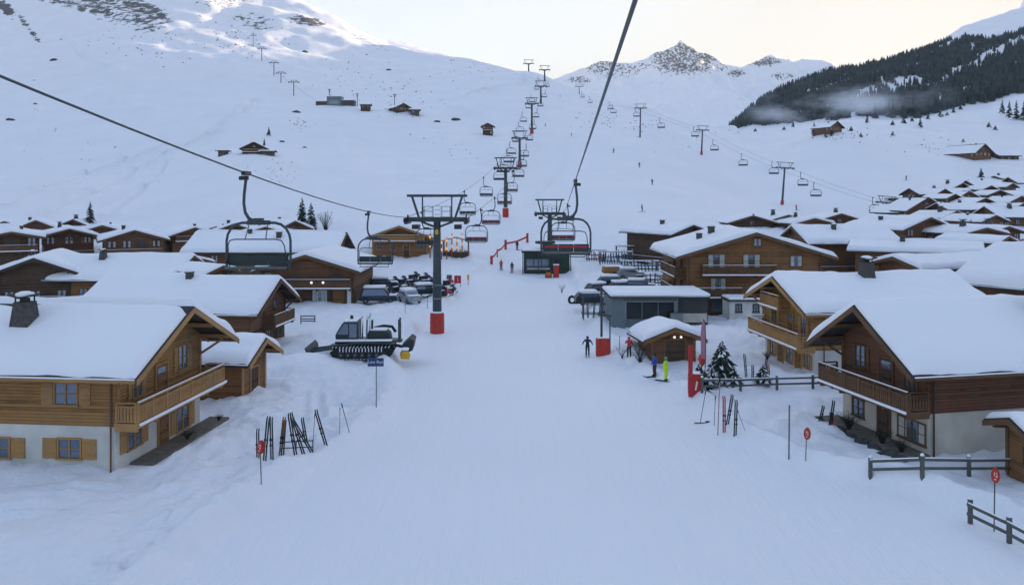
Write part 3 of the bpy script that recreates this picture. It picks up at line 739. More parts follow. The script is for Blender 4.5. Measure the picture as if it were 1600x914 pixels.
R2 = chalet('honey timber chalet with two balconies and white base, behind the dark brown cream based one', 22.6, 65.5, 186, 9.0, 13.0, 7.35, 5.15, ov=1.2, ovg=1.4, z0=0.2, base=2.1,
  wall='honey', trim='honey_trim', det=3, T=.55, seed=21,
  wins=[('g',-2.9,1.0,.9,1.2,dict(shut=.5)),('g',.3,1.0,1.0,1.3,dict(shut=.5)),('g',3.3,1.05,.8,1.0,dict(shut=.35)),('g',-2.4,3.75,.9,1.2,dict(shut=.4)),('g',2.9,3.6,.8,1.5,dict(shut=.3)),('n',-3.3,1.0,1.5,.85,dict(shut=0)),('g',1.2,5.9,.6,.7,{})],
  doors=[('g',-1.3,.05,.95,2.0,'honey_dark'),('g',.6,2.45,1.0,2.0,'honey_dark',1),('g',1.9,.05,.95,2.0,'honey_dark')],
  balc=[('g',.1,2.35,9.4,1.5,1.0),('g',-1.4,4.75,3.6,1.0,.95)], chim=[(-6.2,1.0,'wood',.95)], pipe=[('n',-.7)])
L2 = chalet('brown chalet with weathered gable and small balcony, next behind the honey chalet with carved balcony', -22.6, 74.0, -5, 8.4, 14.5, 6.3, 3.75, ov=1.1, ovg=1.3, z0=.3, base=1.9,
  wall='brown', trim='brown_trim', plas='old_grey', det=3, T=.6, seed=33,
  wins=[('g',-2.2,1.0,.9,1.0,dict(shut=.4)),('g',.2,1.0,.9,1.1,dict(shut=.4)),('g',1.6,3.6,.8,.9,{}),('g',-1.4,3.6,.8,.9,{})], doors=[('g',2.6,.05,.9,1.9,'brown_dark')],
  balc=[('g',1.2,2.0,5.0,1.2,.9)], chim=[(-7.0,-1.0,'box',.9)])
chalet('small honey woodshed with thick snow, behind the chalet with the carved balcony', -18.0, 55.8, -8, 3.7, 3.4, 4.05, 2.75, ov=.75, ovg=.95, z0=.45, wall='honey_dark', trim='honey_trim', det=2, T=.42, seed=7, wins=[], doors=[('g',0,.1,1.1,1.6,'brown_dark')], name='shed', cat='shed', group=None)
c_ = hit(1600, 712)
chalet('corner of a small wooden hut with snowy roof, in front of the cream plaster wall', 25.15, 39.3, 178, 3.0, 4.2, 3.0, 2.35, ov=.7, ovg=.75, z0=0.0, wall='honey_dark', trim='brown_trim', det=2, T=.32, seed=8, wins=[('g',.4,1.3,.7,.8,{})], name='hut', cat='hut', group=None)

def pc(label, u, av, Y, ev, W, L, yaw=-90, ov=1.0, T=.45, **k):
    """chalet from apex pixel (u, av = snow top), eave height ev (pixel row at the same depth) and depth Y"""
    if Y > 176: T = min(T, .28)
    x = X(u, Y); return chalet(label, x, Y, yaw, W, L, Z(av, Y)-T-.1, Z(ev, Y)-.1, ov=ov, T=T, **k)
def gw(n, zs, W, w=.9, h=1.1, **kw):
    out = []
    for z in zs:
        for i in range(n): out.append(('g', -W*.36+W*.72*i/max(1,n-1) if n > 1 else 0, z, w, h, kw))
    return out
L3 = pc('big dark brown chalet with two white lamps above its door, by the parked vehicles', 480, 392, 101, 424, 11.6, 14, det=2, T=.5, base=2.2, wall='brown', trim='brown_trim', plas='brown_dark', z0=.3, seed=40,
  wins=[('g',-1.0,5.2,1.1,1.0,dict(mul=1,cur=True)),('g',1.1,5.2,1.1,1.0,dict(mul=1,cur=True)),('g',3.6,3.2,1.7,1.2,dict(mul=3)),('g',-3.9,4.7,.9,.9,{}),('g',-3.6,1.1,1.2,1.5,dict(cur=True)),('g',1.6,1.2,1.6,1.3,dict(mul=2,trim='white_paint',cur=True)),('g',-1.6,3.3,.9,1.1,{})],
  doors=[('g',4.0,.05,1.4,2.0,'honey_dark'),('g',5.3,.05,.5,1.9,'white_paint')], balc=[('g',.4,2.35,10.6,1.3,1.0)])
for dx in (.9, 2.35):
    m = MB(); q = L3.matrix_basis @ Vector((1.55, dx, 3.15)); m.lathe((1.5, dx, 2.9), [(.01,0),(.12,.04),(.16,.15),(.12,.27),(.01,.31)], 10); m.build('lamp', 'lamp_warm', L3, smooth=True)
L4 = pc('large honey timber chalet with gable beside the market lights, before the ski hill', 625, 349, 150, 371, 10.5, 14, det=2, T=.5, wall='honey_dark', trim='honey_trim', seed=41,
  wins=gw(4, [2.0, 4.6], 10.5, 1.0, 1.1), doors=[('g',1.2,.1,1.1,2.0,'brown_dark')], balc=[('g',0,3.1,9.5,1.2,1.0)])
# -- left, second and third rows
pc('dark chalet with deep gable shade, behind the honey chalet with carved balcony', 56, 397, 92, 428, 7.4, 12, yaw=-72, det=2, wall='brown_dark', trim='dark_trim', seed=50, wins=gw(3,[2.2],7.4,.8,1.0,cur=True), balc=[('g',0,1.2,6.5,1.1,.9)], chim=[(-3,-1,'box',.8)])
t = chalet('wide snowy roof with reddish eave wall, right of the dark deep shaded gable', -39.5, 97, -4, 9.5, 17.5, 6.75, 4.3, ov=1.0, det=2, wall='honey_dark', trim='brown_trim', T=.5, seed=51, chim=[(-9.5,-1.6,'wood',.7),(-5.5,1.5,'box',.9)], wins=[('s',-14,2.2,.9,1.0,{}),('s',-10,2.2,.9,1.0,{})])
pc('small brown gable poking out of snow below the bigger snowy roof edge', 305, 399, 100, 411, 3.4, 5, yaw=-50, ov=.5, T=.3, wall='brown', trim='brown_trim', seed=52)
pc('small reddish gable at the ridge end just behind the weathered brown chalet', 341, 411, 92, 426, 3.6, 5, yaw=-35, ov=.5, T=.3, wall='brown_red', trim='brown_trim', seed=53)
pc('brown chalet with rows of pale windows, leftmost of the back row on the left', 56, 341, 168, 363, 9, 16, yaw=-62, det=1, wall='brown', seed=54, wins=gw(4,[1.6,4.2],9,1.0,1.1,cur=True), chim=[(-8,-1.5,'box',1)])
pc('reddish brown chalet with white framed windows and balcony, second from left in the back row', 108, 354, 146, 370, 8, 11, yaw=-58, det=1, wall='brown_red', seed=55, wins=gw(2,[4.4],8,1.0,1.1,trim='white_paint')+gw(4,[1.5],8,1.0,1.5,trim='white_paint',mul=1), balc=[('g',0,.3,8,1.1,.8)])
pc('brown chalet with broad gable and long left roof slope in the back row', 210, 356, 140, 376, 9.5, 11, yaw=-62, det=1, wall='brown', seed=56, wins=gw(5,[1.4,3.4],9.5,.8,.8), balc=[('g',0,2.0,9,1,.8)], chim=[(-6,-1.5,'box',1)])
pc('dark gable peeping over the reddish chalet with white windows', 116, 341, 185, 359, 8.5, 11, yaw=-80, det=1, wall='brown_dark', seed=57)
pc('low dark gable far behind the chalet with long left roof slope', 231, 345, 190, 356, 7, 14, yaw=-60, det=1, wall='brown', seed=58, chim=[(-6,-1,'box',1)])
pc('amber brown chalet with windowed gable and long flat looking roof, middle of the back row', 303, 352, 150, 369, 7.6, 13, yaw=-55, det=1, wall='honey_dark', seed=59, wins=gw(4,[1.6,3.6],7.6,.9,1.0), balc=[('g',0,2.6,7,1,.8)])
pc('brown chalet with large lit looking gable window, seen through the nearest lift chair', 367, 346, 158, 364, 7.5, 12, yaw=-75, det=1, wall='brown', seed=60, wins=gw(3,[2.0],7.5,1.2,1.3,cur=True)+[('g',0,5.0,1.6,1.2,dict(cur=True))], chim=[(-5,-1.6,'box',1)])
pc('brown chalet with small dark gable just left of the twin firs', 458, 342, 162, 360, 6.5, 20, yaw=-50, det=1, wall='brown', seed=61, wins=gw(2,[3.0],6.5,1.0,1.0,cur=True))
t = chalet('long snowy roof with bare ridge beam, behind the big dark chalet with two lamps', -27.5, 128, 0, 11, 22, 8.2, 5.4, ov=1, det=1, wall='brown', T=.5, seed=62, chim=[(-9,-2.6,'box',1.2),(-14,-1.2,'box',.9)], gap=.5)
# -- right, back rows
R3 = pc('very large brown chalet with stacked balconies, gable towards the piste behind the glass fronted building', 1178, 357, 93.5, 402, 15.5, 15, det=2, T=.5, ov=1.6, base=1.7, wall='honey_dark', trim='brown_trim', plas='brown', z0=0.5, seed=70,
  wins=[('g',-4.4,6.0,1.9,1.5,dict(mul=2,cur=True)),('g',-.3,6.0,1.9,1.5,dict(mul=2,cur=True)),('g',4.9,6.0,1.3,1.2,dict(cur=True)),('g',-4.2,3.3,1.7,1.4,dict(mul=1,cur=True)),('g',4.9,3.2,1.4,1.3,dict(cur=True)),('g',.4,8.2,.8,.8,dict(cur=True)),('g',1.9,8.2,.8,.8,dict(cur=True)),('g',-4.0,.8,1.9,1.3,dict(mul=0,bars=0)),('s',-3,5.6,1,1.8,{}),('s',-7,5.6,1,1.8,{}),('s',-3,3.0,1,1.8,{}),('s',-7,3.0,1,1.8,{})],
  balc=[('g',-2.0,4.55,8.6,1.3,1.0),('g',-4.4,1.95,5.4,1.3,1.0),('s',-5,4.2,9,1.4,1.0),('s',-5,1.8,9,1.4,1.0)], chim=[(-8,-3,'box',1.2),(-6,-5,'box',1)])
pc('dark brown barn like chalet with tall eave wall, left end of the right hand village', 1078, 348, 138, 366, 7.6, 13, yaw=-62, det=2, T=.45, wall='brown_dark', trim='dark_trim', seed=71, wins=gw(2,[3.4],7.6,1,1), chim=[(-6,-1.2,'box',1)], balc=[('s',-6,.9,12,1.6,.9)])
pc('small dark gable chalet, left one of the pair behind the very large brown chalet', 1175, 335, 178, 349, 9.5, 10, det=1, wall='brown_dark', seed=72, wins=gw(3,[2.4],9.5,.9,.9,cur=True))
pc('small dark gable chalet, right one of the pair behind the very large brown chalet', 1230, 334, 180, 348, 9.5, 10, det=1, wall='brown', seed=73, wins=gw(3,[2.4],9.5,.9,.9))
t = chalet('brown chalet with long eave wall and dark left gable, behind the two balcony chalet', X(1246,128), 128, 184, 10, 13.2, Z(350,128)-.5, Z(380,124)-.1, ov=1, det=2, wall='brown', trim='brown_trim', T=.5, seed=74, wins=[('n',-3,2.4,.9,1,{}),('n',-6,2.4,.9,1,{}),('n',-9,2.4,.9,1,{}),('g',0,5.2,.8,.8,{})], balc=[('n',-6.5,1.0,11,1.2,.9)], chim=[(-5,2,'box',1)])
pc('small brown gable below the lift pylon, between the two long village roofs', 1312, 332, 182, 344, 7.5, 9, det=1, wall='brown_red', seed=75)
pc('dark brown chalet with broad windowed gable and very long left roof slope', 1448, 336, 146, 359, 10.5, 13, yaw=-72, det=2, T=.45, wall='brown', trim='brown_trim', seed=76, wins=gw(3,[2.6,4.8],10.5,1.1,1.1,cur=True), chim=[(-8,-3,'box',1)])
t = chalet('snowy roof with low triangular gable and bare ridge, in front of the broad windowed gable', X(1517,112), 111, -28, 8, 15, Z(376,112)-.45, Z(393,112)-.1, ov=1, det=2, wall='brown', T=.45, gap=.5, seed=77, chim=[(-9,-1.5,'box',1.1)])
t = chalet('snowy roof with left brown gable, just behind the wooden chimney of the honey chalet', X(1406,92), 92, 196, 6.6, 14, Z(397,92)-.45, Z(416,92)-.1, ov=.9, det=2, wall='brown', trim='brown_trim', T=.45, seed=78)
pc('reddish gable half buried in snow, just above the biggest roof at the right edge', 1566, 366, 122, 380, 5, 8, yaw=-60, ov=.6, T=.35, wall='brown_red', seed=79)
t = chalet('brown chalet with huge snow laden roof, cut by the right frame edge', 51.4, 83.3, 120, 14, 16, 8.75, 5.35, ov=1.4, det=2, wall='brown', trim='brown_trim', T=.8, seed=80, wins=[('n',-2.6,3.4,1.0,1.2,dict(shut=.5)),('n',-6,3.4,1.0,1.2,dict(shut=.5))])
pc('brown gable chalet with windowed front, lowest on the hillside hamlet at right', 1448, 307, 205, 330, 9.5, 12, det=1, wall='brown', seed=81, wins=gw(4,[1.8,3.6],9.5,1,1))
def lc(label, u0, u1, Y, rv, ev, W, yaw=185, **k):
    """chalet seen on its long side between pixel columns u0 and u1"""
    if Y > 176 and 'T' not in k: k['T'] = .28
    x0 = X(u0, Y); L = X(u1, Y)-x0-1.5
    return chalet(label, x0+.7, Y+W*.5, yaw, W, L, Z(rv, Y+W*.5)-.4, Z(ev, Y), det=1, T=k.pop('T',.4), ov=.9, ovg=.8, **k)
lc('long low chalet with one small red gable window, on the hillside hamlet', 1432, 1528, 236, 293, 305, 9, wall='brown_dark', seed=82, wins=[('n',-4,2,.8,.8,{}),('n',-8,2,.8,.8,{}),('n',-12,2,.8,.8,{})])
pc('tiny red gable dormer house on the long low chalet roof of the hamlet', 1474, 294, 232, 304, 4.2, 4, ov=.5, T=.3, wall='brown_red', seed=83)
pc('dark chalet with big right roof slope, middle of the hillside hamlet', 1514, 297, 228, 318, 8, 9, yaw=-110, wall='brown', seed=84, wins=gw(3,[2],8,.9,.9))
pc('small dark gable next to a white gable wall, upper hillside hamlet', 1560, 296, 238, 306, 6, 8, wall='brown_dark', seed=85)
lc('long low barn with two snowy roof planes, front row of the hillside hamlet', 1476, 1560, 196, 316, 329, 8, wall='old_grey', seed=86, wins=[('n',-3,1.6,.7,.7,{}),('n',-7,1.6,.7,.7,{})])
lc('grey brown chalet with wide roof at right frame edge, front of the hamlet', 1556, 1640, 178, 321, 341, 9, wall='brown', seed=87, wins=[('n',-4,1.8,.7,.7,{}),('n',-8,1.8,.7,.7,{})])
lc('flat looking dark chalet, topmost roof of the hillside hamlet', 1506, 1540, 290, 282, 290, 8, wall='brown_dark', seed=88)
lc('dark chalet with two roof planes under the hamlet top roof', 1520, 1576, 270, 281, 292, 8, wall='brown_dark', seed=89, wins=[('n',-4,1.6,.8,.8,{})])
lc('dark flat roofed barn beside the lone hamlet fir', 1562, 1588, 292, 274, 280, 7, wall='old_grey', seed=90)
lc('dark chalet at right frame edge, highest of the hamlet', 1586, 1650, 280, 276, 287, 8, wall='brown_dark', seed=91)
lc('snow covered chalet by the frame edge under the highest one of the hamlet', 1570, 1650, 238, 297, 307, 8, wall='brown', seed=92, wins=[('n',-4,1.6,.8,.8,{})])
# hillside
pc('large old barn with gable and low lean to wing, alone on the right slope', 1536, 224, 330, 240, 9.5, 14, yaw=-68, det=1, T=.4, wall='brown', trim='brown_trim', seed=93, wins=gw(3,[2.2,4.2],9.5,.9,.9), z0=gz(X(1536,330),330)-.4, name='barn', cat='barn')
lc('low flat shed with a dark wall, right of the old barn on the slope', 1558, 1596, 332, 238, 244, 5, wall='brown_dark', seed=94, name='shed', cat='shed')
pc('brown mountain chalet on the knoll below the forest mist', 1306, 189, 372, 200, 8.5, 9, yaw=-60, det=1, T=.4, wall='brown', seed=95, wins=gw(3,[2.0],8.5,.9,.9))
lc('long dark building under a hump of snow, at the foot of the forest', 1124, 1154, 470, 199, 207, 9, wall='brown_dark', seed=96, T=1.6)
pc('lone brown chalet with fenced terrace, on the left snow slope', 397, 221, 292, 233, 8.2, 7, yaw=-78, det=1, T=.35, wall='brown_dark', seed=97, wins=gw(2,[1.8],8.2,.9,.9), balc=[('g',0,.6,8,1.4,.9)])
lc('low grey annex wall beside the lone chalet on the left slope', 403, 428, 290, 234, 237, 4, wall='old_grey', seed=98, name='shed', cat='shed', T=.2)
lc('tiny dark shed left of the lone chalet on the left slope', 337, 355, 300, 234, 236, 4, wall='old_grey', seed=99, name='shed', cat='shed', T=.25)
lc('small grey hut beside the upper lift station on the left shoulder', 561, 579, 480, 161, 164, 6, wall='brown_dark', seed=100, name='hut', cat='hut', T=.35)
pc('brown hut with pitched roof on the shoulder, right of the upper lift station', 630, 161, 470, 169, 9, 12, yaw=-60, det=1, wall='brown_dark', seed=101, T=.35)
lc('low annex with sloping roof attached right of the shoulder hut', 639, 656, 465, 169, 172, 6, wall='old_grey', seed=102, name='shed', cat='shed', T=.25)
pc('tiny dark hut half sunk in snow, below the upper pylons', 762, 192, 400, 198, 5, 6, det=1, wall='brown_dark', seed=103, T=.2, name='hut', cat='hut')

# -- more roofs filling the rows behind
pc('low dark brown chalet at the left frame edge, below the leftmost back row chalet', 18, 358, 128, 372, 7.5, 12, yaw=-60, det=1, wall='brown_dark', seed=130, wins=gw(3,[2.2],7.5,.8,.9))
pc('brown chalet between the white windowed one and the long left roof slope', 160, 349, 168, 364, 8, 10, yaw=-66, det=1, wall='brown', seed=131, wins=gw(3,[1.8,3.8],8,.9,1.0,cur=True))
pc('dark brown chalet right of the amber brown one, behind the nearest chair hanger', 338, 351, 172, 366, 8, 10, yaw=-72, det=1, wall='brown_dark', seed=132, wins=gw(3,[2.2],8,1.0,1.1,cur=True))
pc('brown chalet with balcony seen through the nearest chair frame', 415, 351, 150, 368, 8.5, 11, yaw=-75, det=1, wall='brown', seed=133, wins=gw(4,[2.0],8.5,1.0,1.2,cur=True), balc=[('g',0,3.4,8,1,.8)])
pc('dark small chalet peeping at the very left of the skyline row', 8, 344, 190, 358, 8, 12, yaw=-66, det=1, wall='brown', seed=134, wins=gw(3,[2.4],8,.9,.9))
pc('brown chalet behind the amber brown one, only its gable top visible', 262, 347, 186, 358, 7.5, 10, yaw=-60, det=1, wall='brown_red', seed=135)
pc('small brown house at the right edge of the hamlet, above the wide grey brown roof', 1592, 305, 222, 318, 7, 8, yaw=-80, wall='brown', seed=136, wins=gw(3,[1.8],7,.8,.8))
pc('dark brown house in the hamlet between long low chalet and white gable wall', 1500, 285, 258, 295, 7.5, 8, yaw=-65, wall='brown_dark', seed=137, wins=gw(3,[1.6],7.5,.8,.8))
pc('small hamlet house left of the long low barn, dark gable', 1466, 314, 214, 327, 6.5, 7, yaw=-80, wall='brown_dark', seed=138, wins=gw(2,[1.6],6.5,.8,.8))
pc('brown house with steep snowy left slope beside the broad windowed gable', 1395, 344, 160, 360, 7.5, 9, yaw=-70, wall='brown', seed=139, wins=gw(3,[1.8],7.5,.9,.9))
pc('small dark house at the foot of the lowest right hand pylon', 1420, 318, 212, 333, 7, 8, yaw=-70, wall='brown_dark', seed=140, wins=gw(3,[1.8],7,.8,.8,cur=True))
pc('brown house right of the broad windowed gable, half hidden by snowy roofs', 1535, 352, 138, 366, 7.5, 9, yaw=-78, wall='brown', seed=141, wins=gw(2,[2.2],7.5,.8,.9))
pc('small brown chalet between the pair of dark gables and the small gable below the pylon', 1270, 338, 172, 350, 7.5, 9, yaw=-82, wall='honey_dark', seed=142, wins=gw(3,[2.0],7.5,.8,.8))

for u_, av_, Y_, ev_, W_, L_, yw_, wl_, lb_ in ((1488,302,224,311,5.5,7,-70,'brown','tiny brown house tucked left of the dark chalet with big right slope'),(1545,289,252,297,5.5,6,-75,'brown_dark','tiny dark house just above the small dark gable by the white wall'),
   (1578,285,262,293,6,7,-62,'brown','tiny brown house below the topmost roof at the right frame edge'),(1594,316,208,327,6,8,-70,'brown_red','small reddish house at the frame edge, above the wide grey brown roof'),
   (1536,308,216,318,6,7,-78,'brown','small brown house behind the right end of the long low barn'),(1502,306,226,316,5,6,-80,'old_grey','little grey hut between long low chalet and long low barn'),
   (1460,300,240,309,5.5,7,-68,'brown_dark','tiny dark house at the left end of the long low hamlet chalet'),(1490,328,186,341,7,9,-74,'brown','brown house below the left part of the long low barn'),
   (1550,334,172,347,7,9,-72,'honey_dark','amber house below the right part of the long low barn'),(1420,302,262,310,5,6,-70,'brown_dark','isolated tiny dark house left of the hamlet'),
   (1570,351,150,364,7,9,-76,'brown','brown gable left of the frame edge, under the wide grey brown roof')):
    pc(lb_, u_, av_, Y_, ev_, W_, L_, yaw=yw_, ov=.7, T=.35, wall=wl_, seed=int(u_+av_))
# ------------------------------------------------------------------ lifts
def make_chair(far=False):
    c = .6
    def grip(m):
        m.bb(-.09,.09,-.42,.42,-.10,.09); m.bb(-.06,.06,-.55,-.42,-.03,.06); m.bb(-.06,.06,.42,.55,-.03,.06); m.bb(-.26,.10,-.07,.07,-.30,-.12)
        m.tube([(-.34,0,-.22),(-.26,0,-.22)], .09, 8)
    def hang(m, r=1.0):
        m.tube([(0,0,-.12),(-.04,0,-.45),(-.10,0,-.9),(-.12,0,-1.35),(-.05,0,-1.75),(.13,0,-2.02),(.38,0,-2.14),(.62,0,-2.17)], [.085*r,.075*r,.075*r,.075*r,.08*r,.085*r,.085*r,.085*r], 8)
    def frame(m, r=1.0):
        m.bb(c-.55,c+.55,-.11,.11,-2.30,-2.10); m.bb(c-.22,c+.22,-.14,.14,-2.16,-2.0)
        pts = [(c-1.5,-.12,-4.28),(c-1.56,0,-3.9),(c-1.56,0,-3.0),(c-1.50,0,-2.72),(c-1.34,0,-2.46),(c-1.1,0,-2.28),(c-.8,0,-2.21),(c,0,-2.20),(c+.8,0,-2.21),(c+1.1,0,-2.28),(c+1.34,0,-2.46),(c+1.50,0,-2.72),(c+1.56,0,-3.0),(c+1.56,0,-3.9),(c+1.5,-.12,-4.28)]
        m.tube(pts, .062*r, 8)
        m.beam((c-1.5,-.08,-4.25),(c+1.5,-.08,-4.25),.09,.09); m.beam((c-1.5,-.55,-4.22),(c+1.5,-.55,-4.22),.06,.06)
    def seat(m):
        for i in range(6):
            for k in range(3):
                x = c-1.45+i*.4867; m.bb(x+.02, x+.46, -.57+k*.17, -.57+k*.17+.135, -4.20, -4.15)
    def back(m):
        m.cur = 0
        for i in range(3):
            x = c-1.46+i*.975; m.box((x+.485, .03, -3.88), (.955, .05, .46), Matrix.Rotation(-.16,3,'X'))
    def backrear(m):
        m.box((c, .068, -3.80), (2.62, .012, .10), Matrix.Rotation(-.16,3,'X'))
    def bar(m):
        m.tube([(c-1.42,-.1,-3.95),(c-1.36,-.35,-3.2),(c-1.25,-.42,-2.98),(c-1.0,-.45,-2.92),(c+1.0,-.45,-2.92),(c+1.25,-.42,-2.98),(c+1.36,-.35,-3.2),(c+1.42,-.1,-3.95)], .028, 6)
        for s in (-.5,.5): m.tube([(c+s,-.45,-2.92),(c+s*.9,-.05,-2.32)], .025, 6)
    def rest(m):
        for s in (-1,1): m.tube([(c+s*1.3,-.3,-4.1),(c+s*1.25,-.62,-4.44)], .024, 6)
        m.tube([(c-1.3,-.62,-4.44),(c+1.3,-.62,-4.44)], .03, 6)
    if far:
        m = MB(); hang(m, 1.3); frame(m, 1.3); m.bb(c-1.45,c+1.45,-.55,.05,-4.27,-4.12); m.bb(c-1.45,c+1.45,.0,.06,-4.1,-3.7); m.bb(-.14,.14,-.4,.4,-.12,.1)
        m.tube([(c-1.3,-.4,-3.0),(c+1.3,-.4,-3.0)], .035, 5)
        return m.build('lift_chair', 'steel')
    t = thing('lift_chair', 'x', 'chairlift chair', (0,0,0))
    m = MB(); grip(m); m.build('grip', 'dark_paint', t)
    m = MB(); hang(m); m.build('hanger', 'steel', t, smooth=True)
    m = MB(); frame(m); m.build('frame', 'steel', t)
    m = MB(); seat(m); m.build('seat', 'steel_light', t)
    m = MB(); back(m); b = m.build('backrest', 'seat_pad', t)
    m = MB(); backrear(m); m.build('stripe', 'red_paint', b)
    for s in (-1,1):
        m = MB(); m.bb(c+s*1.49-.035, c+s*1.49+.035, -.5, .05, -3.98, -3.90); m.build('armrest', 'seat_pad', t)
    m = MB(); bar(m); m.build('restraint_bar', 'steel', t, smooth=True)
    m = MB(); rest(m); m.build('footrest', 'steel', t, smooth=True)
    return t

def tower(label, base, top_z, span, yaw=0, lean=0, pad=True, det=2, s=1.0, group='pylons of the chairlifts', toward=1):
    t = thing('lift_pylon', label, 'lift pylon', base, yaw, group); t.rotation_euler[1] = R(lean)
    h = top_z-base[2]; hb = h-2.45*s; g = span/2
    m = MB(); m.tube([(0,0,-1.0),(0,0,hb*.5),(0,0,hb)], [.50*s,.43*s,.36*s], 16); p = m.build('pole', 'steel', t, smooth=True)
    if det > 1:
        for zz in (.30,.42): 
            k = MB(); k.tube([(0,0,hb*zz),(0,0,hb*zz+.12)], .50*s, 16); k.build('collar', 'galvanised', p, smooth=True)
        k = MB()
        for i in range(int(hb/.45)): k.bb(-.28,.28, .40,.46, 2.2+i*.45, 2.24+i*.45)
        for q in (-.28,.28): k.bb(q-.02,q+.02,.47,.50,2.0,hb-.2)
        k.build('ladder', 'steel', t)
    m = MB()
    m.bb(-g, g, -.24*s, .24*s, hb-.22*s, hb+.26*s)
    for q in (-1,1): m.beam((q*.2, 0, hb-.75*s), (q*g*.55, 0, hb-.2*s), .25*s, .22*s)
    m.build('crossarm', 'steel', t)
    m = MB(); m.tube([(-g*1.03,0,h),(g*1.03,0,h)], .14*s, 10)
    for q in (-1,1):
        m.beam((q*g*.62,0,hb+.2*s),(q*g*.86,0,h-.05), .26*s,.22*s); m.beam((q*g*.50,0,hb+.2*s),(q*g*.50,0,h-.1), .14*s,.14*s)
    m.build('gantry', 'steel', t)
    if det > 1:
        for q in (-1,1):
            m = MB()
            a, b = sorted((q*g*.15, q*g*.45))
            for zz in (.85,1.35): m.beam((a,-.5,hb+zz),(b,-.5,hb+zz),.05,.05); m.beam((a,.5,hb+zz),(b,.5,hb+zz),.05,.05)
            for x in (a,b):
                for y in (-.5,.5): m.bb(x-.025,x+.025,y-.025,y+.025,hb+.25,hb+1.35)
            m.bb(a-.1,b+.1,-.55,.55,hb+.262,hb+.30)
            m.build('walkway', 'galvanised', t)
    for q in (-1,1):
        m = MB(); x = q*g
        m.bb(x-.16*s,x+.16*s,-1.7*s,1.7*s,hb-.42*s,hb-.16*s)
        for k in range(6):
            y = (-1.5+.6*k)*s; m.tube([(x+q*.17*s-.07,y,hb-.05*s),(x+q*.17*s+.09,y,hb-.05*s)], .25*s, 10)
        m.bb(x-q*.85*s-.35*s, x-q*.85*s+.35*s, -.8*s,.8*s, hb-.95*s,hb-.5*s) if det > 1 else None
        m.bb(x-.07*s,x+.07*s,-.1,.1,hb-.2*s,hb+.5*s)
        m.build('sheave_train', 'dark_paint', t)
    if pad:
        m = MB(); m.lathe((0,0,-.6), [(.72*s,0),(.74*s,1.2*s),(.72*s,2.55*s),(.66*s,2.7*s)], 8); m.build('crash_pad', 'red_pad', t)
        if det > 1:
            m = MB(); m.lathe((0,0,2.10*s), [(.70*s,0),(.64*s,.1),(.5*s,.14)], 8); m.build('pad_snow', 'snow_small', t, smooth=True)
    return t

A = []   # pylons of the long middle lift: (u, base v, top v, Y)
Aspec = [(683,522,306,82,6.0,'nearest tall lift pylon with red padded foot and yellow badge, beside the piste',2,1.0),
         (790,345,247,190,5.2,'second pylon of the middle lift, red foot, above the orange safety net',2,1.0),
         (812,260,205,300,5.6,'third pylon of the middle lift, halfway to the col',1,1.1),
         (831,206,153,400,6.2,'fourth pylon of the middle lift, red foot, below the rocky col',1,1.2),
         (845,166,127,530,7.5,'fifth pylon of the middle lift, dark, near the col',1,1.4),
         (851,130,103,700,9,'sixth pylon of the middle lift, small, just under the skyline',1,1.5),
         (826,119,94,790,10,'thin pylon standing on the skyline left of the col',1,1.5)]
for i, (u, bv, tv, Y, sp, lb, dt, sc) in enumerate(Aspec):
    x = X(u, Y); b = gz(x, Y); A.append((x, Y, b, Z(tv, Y), sp))
    t = tower(lb, (x, Y, b), Z(tv, Y), sp, 0, 0, i < 4, dt, sc)
    if i == 0:
        m = MB(); m.lathe((0,0,0), [(.19,0),(.19,.03)], 14)
        o = m.build('badge', 'yellow_paint', t); o.rotation_euler = (R(90),0,0); o.location = (.0,-.385,10.35); o.scale = (1,1.5,1)
def cable(label, pts, r=.024, sag=.012, name='lift_cable', n=14):
    out = []
    for a, b in zip(pts[:-1], pts[1:]):
        a, b = Vector(a), Vector(b); L = (b-a).length
        for i in range(n):
            t = i/n; out.append(a.lerp(b, t)-Vector((0,0,4*sag*L*t*(1-t))))
    out.append(Vector(pts[-1]))
    m = MB(); m.tube(out, r, 6); return tag(m.build(name, 'steel', smooth=True), label, 'cable', 'haul cables of the chairlifts'), out
def armpt(a, side, s): return (a[0]+side*(a[4]/2+.17*s), a[1], a[3]-2.45*s+.22*s)
AL = [armpt(a, -1, q[7]) for a, q in zip(A[:6], Aspec)]; AR = [armpt(a, 1, q[7]) for a, q in zip(A[:6], Aspec)]
# the near strand: from behind the viewer over the left chalets to the first pylon
_q = np.polyfit([17, 33, 82], [16.65, 15.0, AL[0][2]], 2)
near_line = [(-11.3+(AL[0][0]+11.3)*(Y+40)/122, Y, float(np.polyval(_q, Y)) if Y > 10 else float(np.polyval(_q, 10)-(Y-10)*.125)) for Y in np.linspace(-40, 82, 30)]
near_line[-1] = AL[0]
_, CN = cable('thick steel cable running from the upper left edge down to the nearest pylon', near_line, .034, 0, n=2)
_, CL = cable('left haul cable strand between the middle lift pylons', AL, .03, .010)
_, CR = cable('right haul cable strand between the middle lift pylons', AR, .03, .010)
# second lift coming over the viewer to the station pylon
def bline(Y): return Vector((.83+.0599*Y, Y, 16.55-.0374*Y))
B0 = bline(140)
_, CB = cable('thick steel cable rising steeply from the lift station out of the top edge', [bline(-40), bline(140)], .030, .0004, n=24)
tower('station pylon with lifting frame, behind the empty chair with the red stripe', (B0.x-2.6, 140, gz(B0.x-2.6,140)), B0.z+2.2, 4.9, 0, 0, False, 2, 1.0)
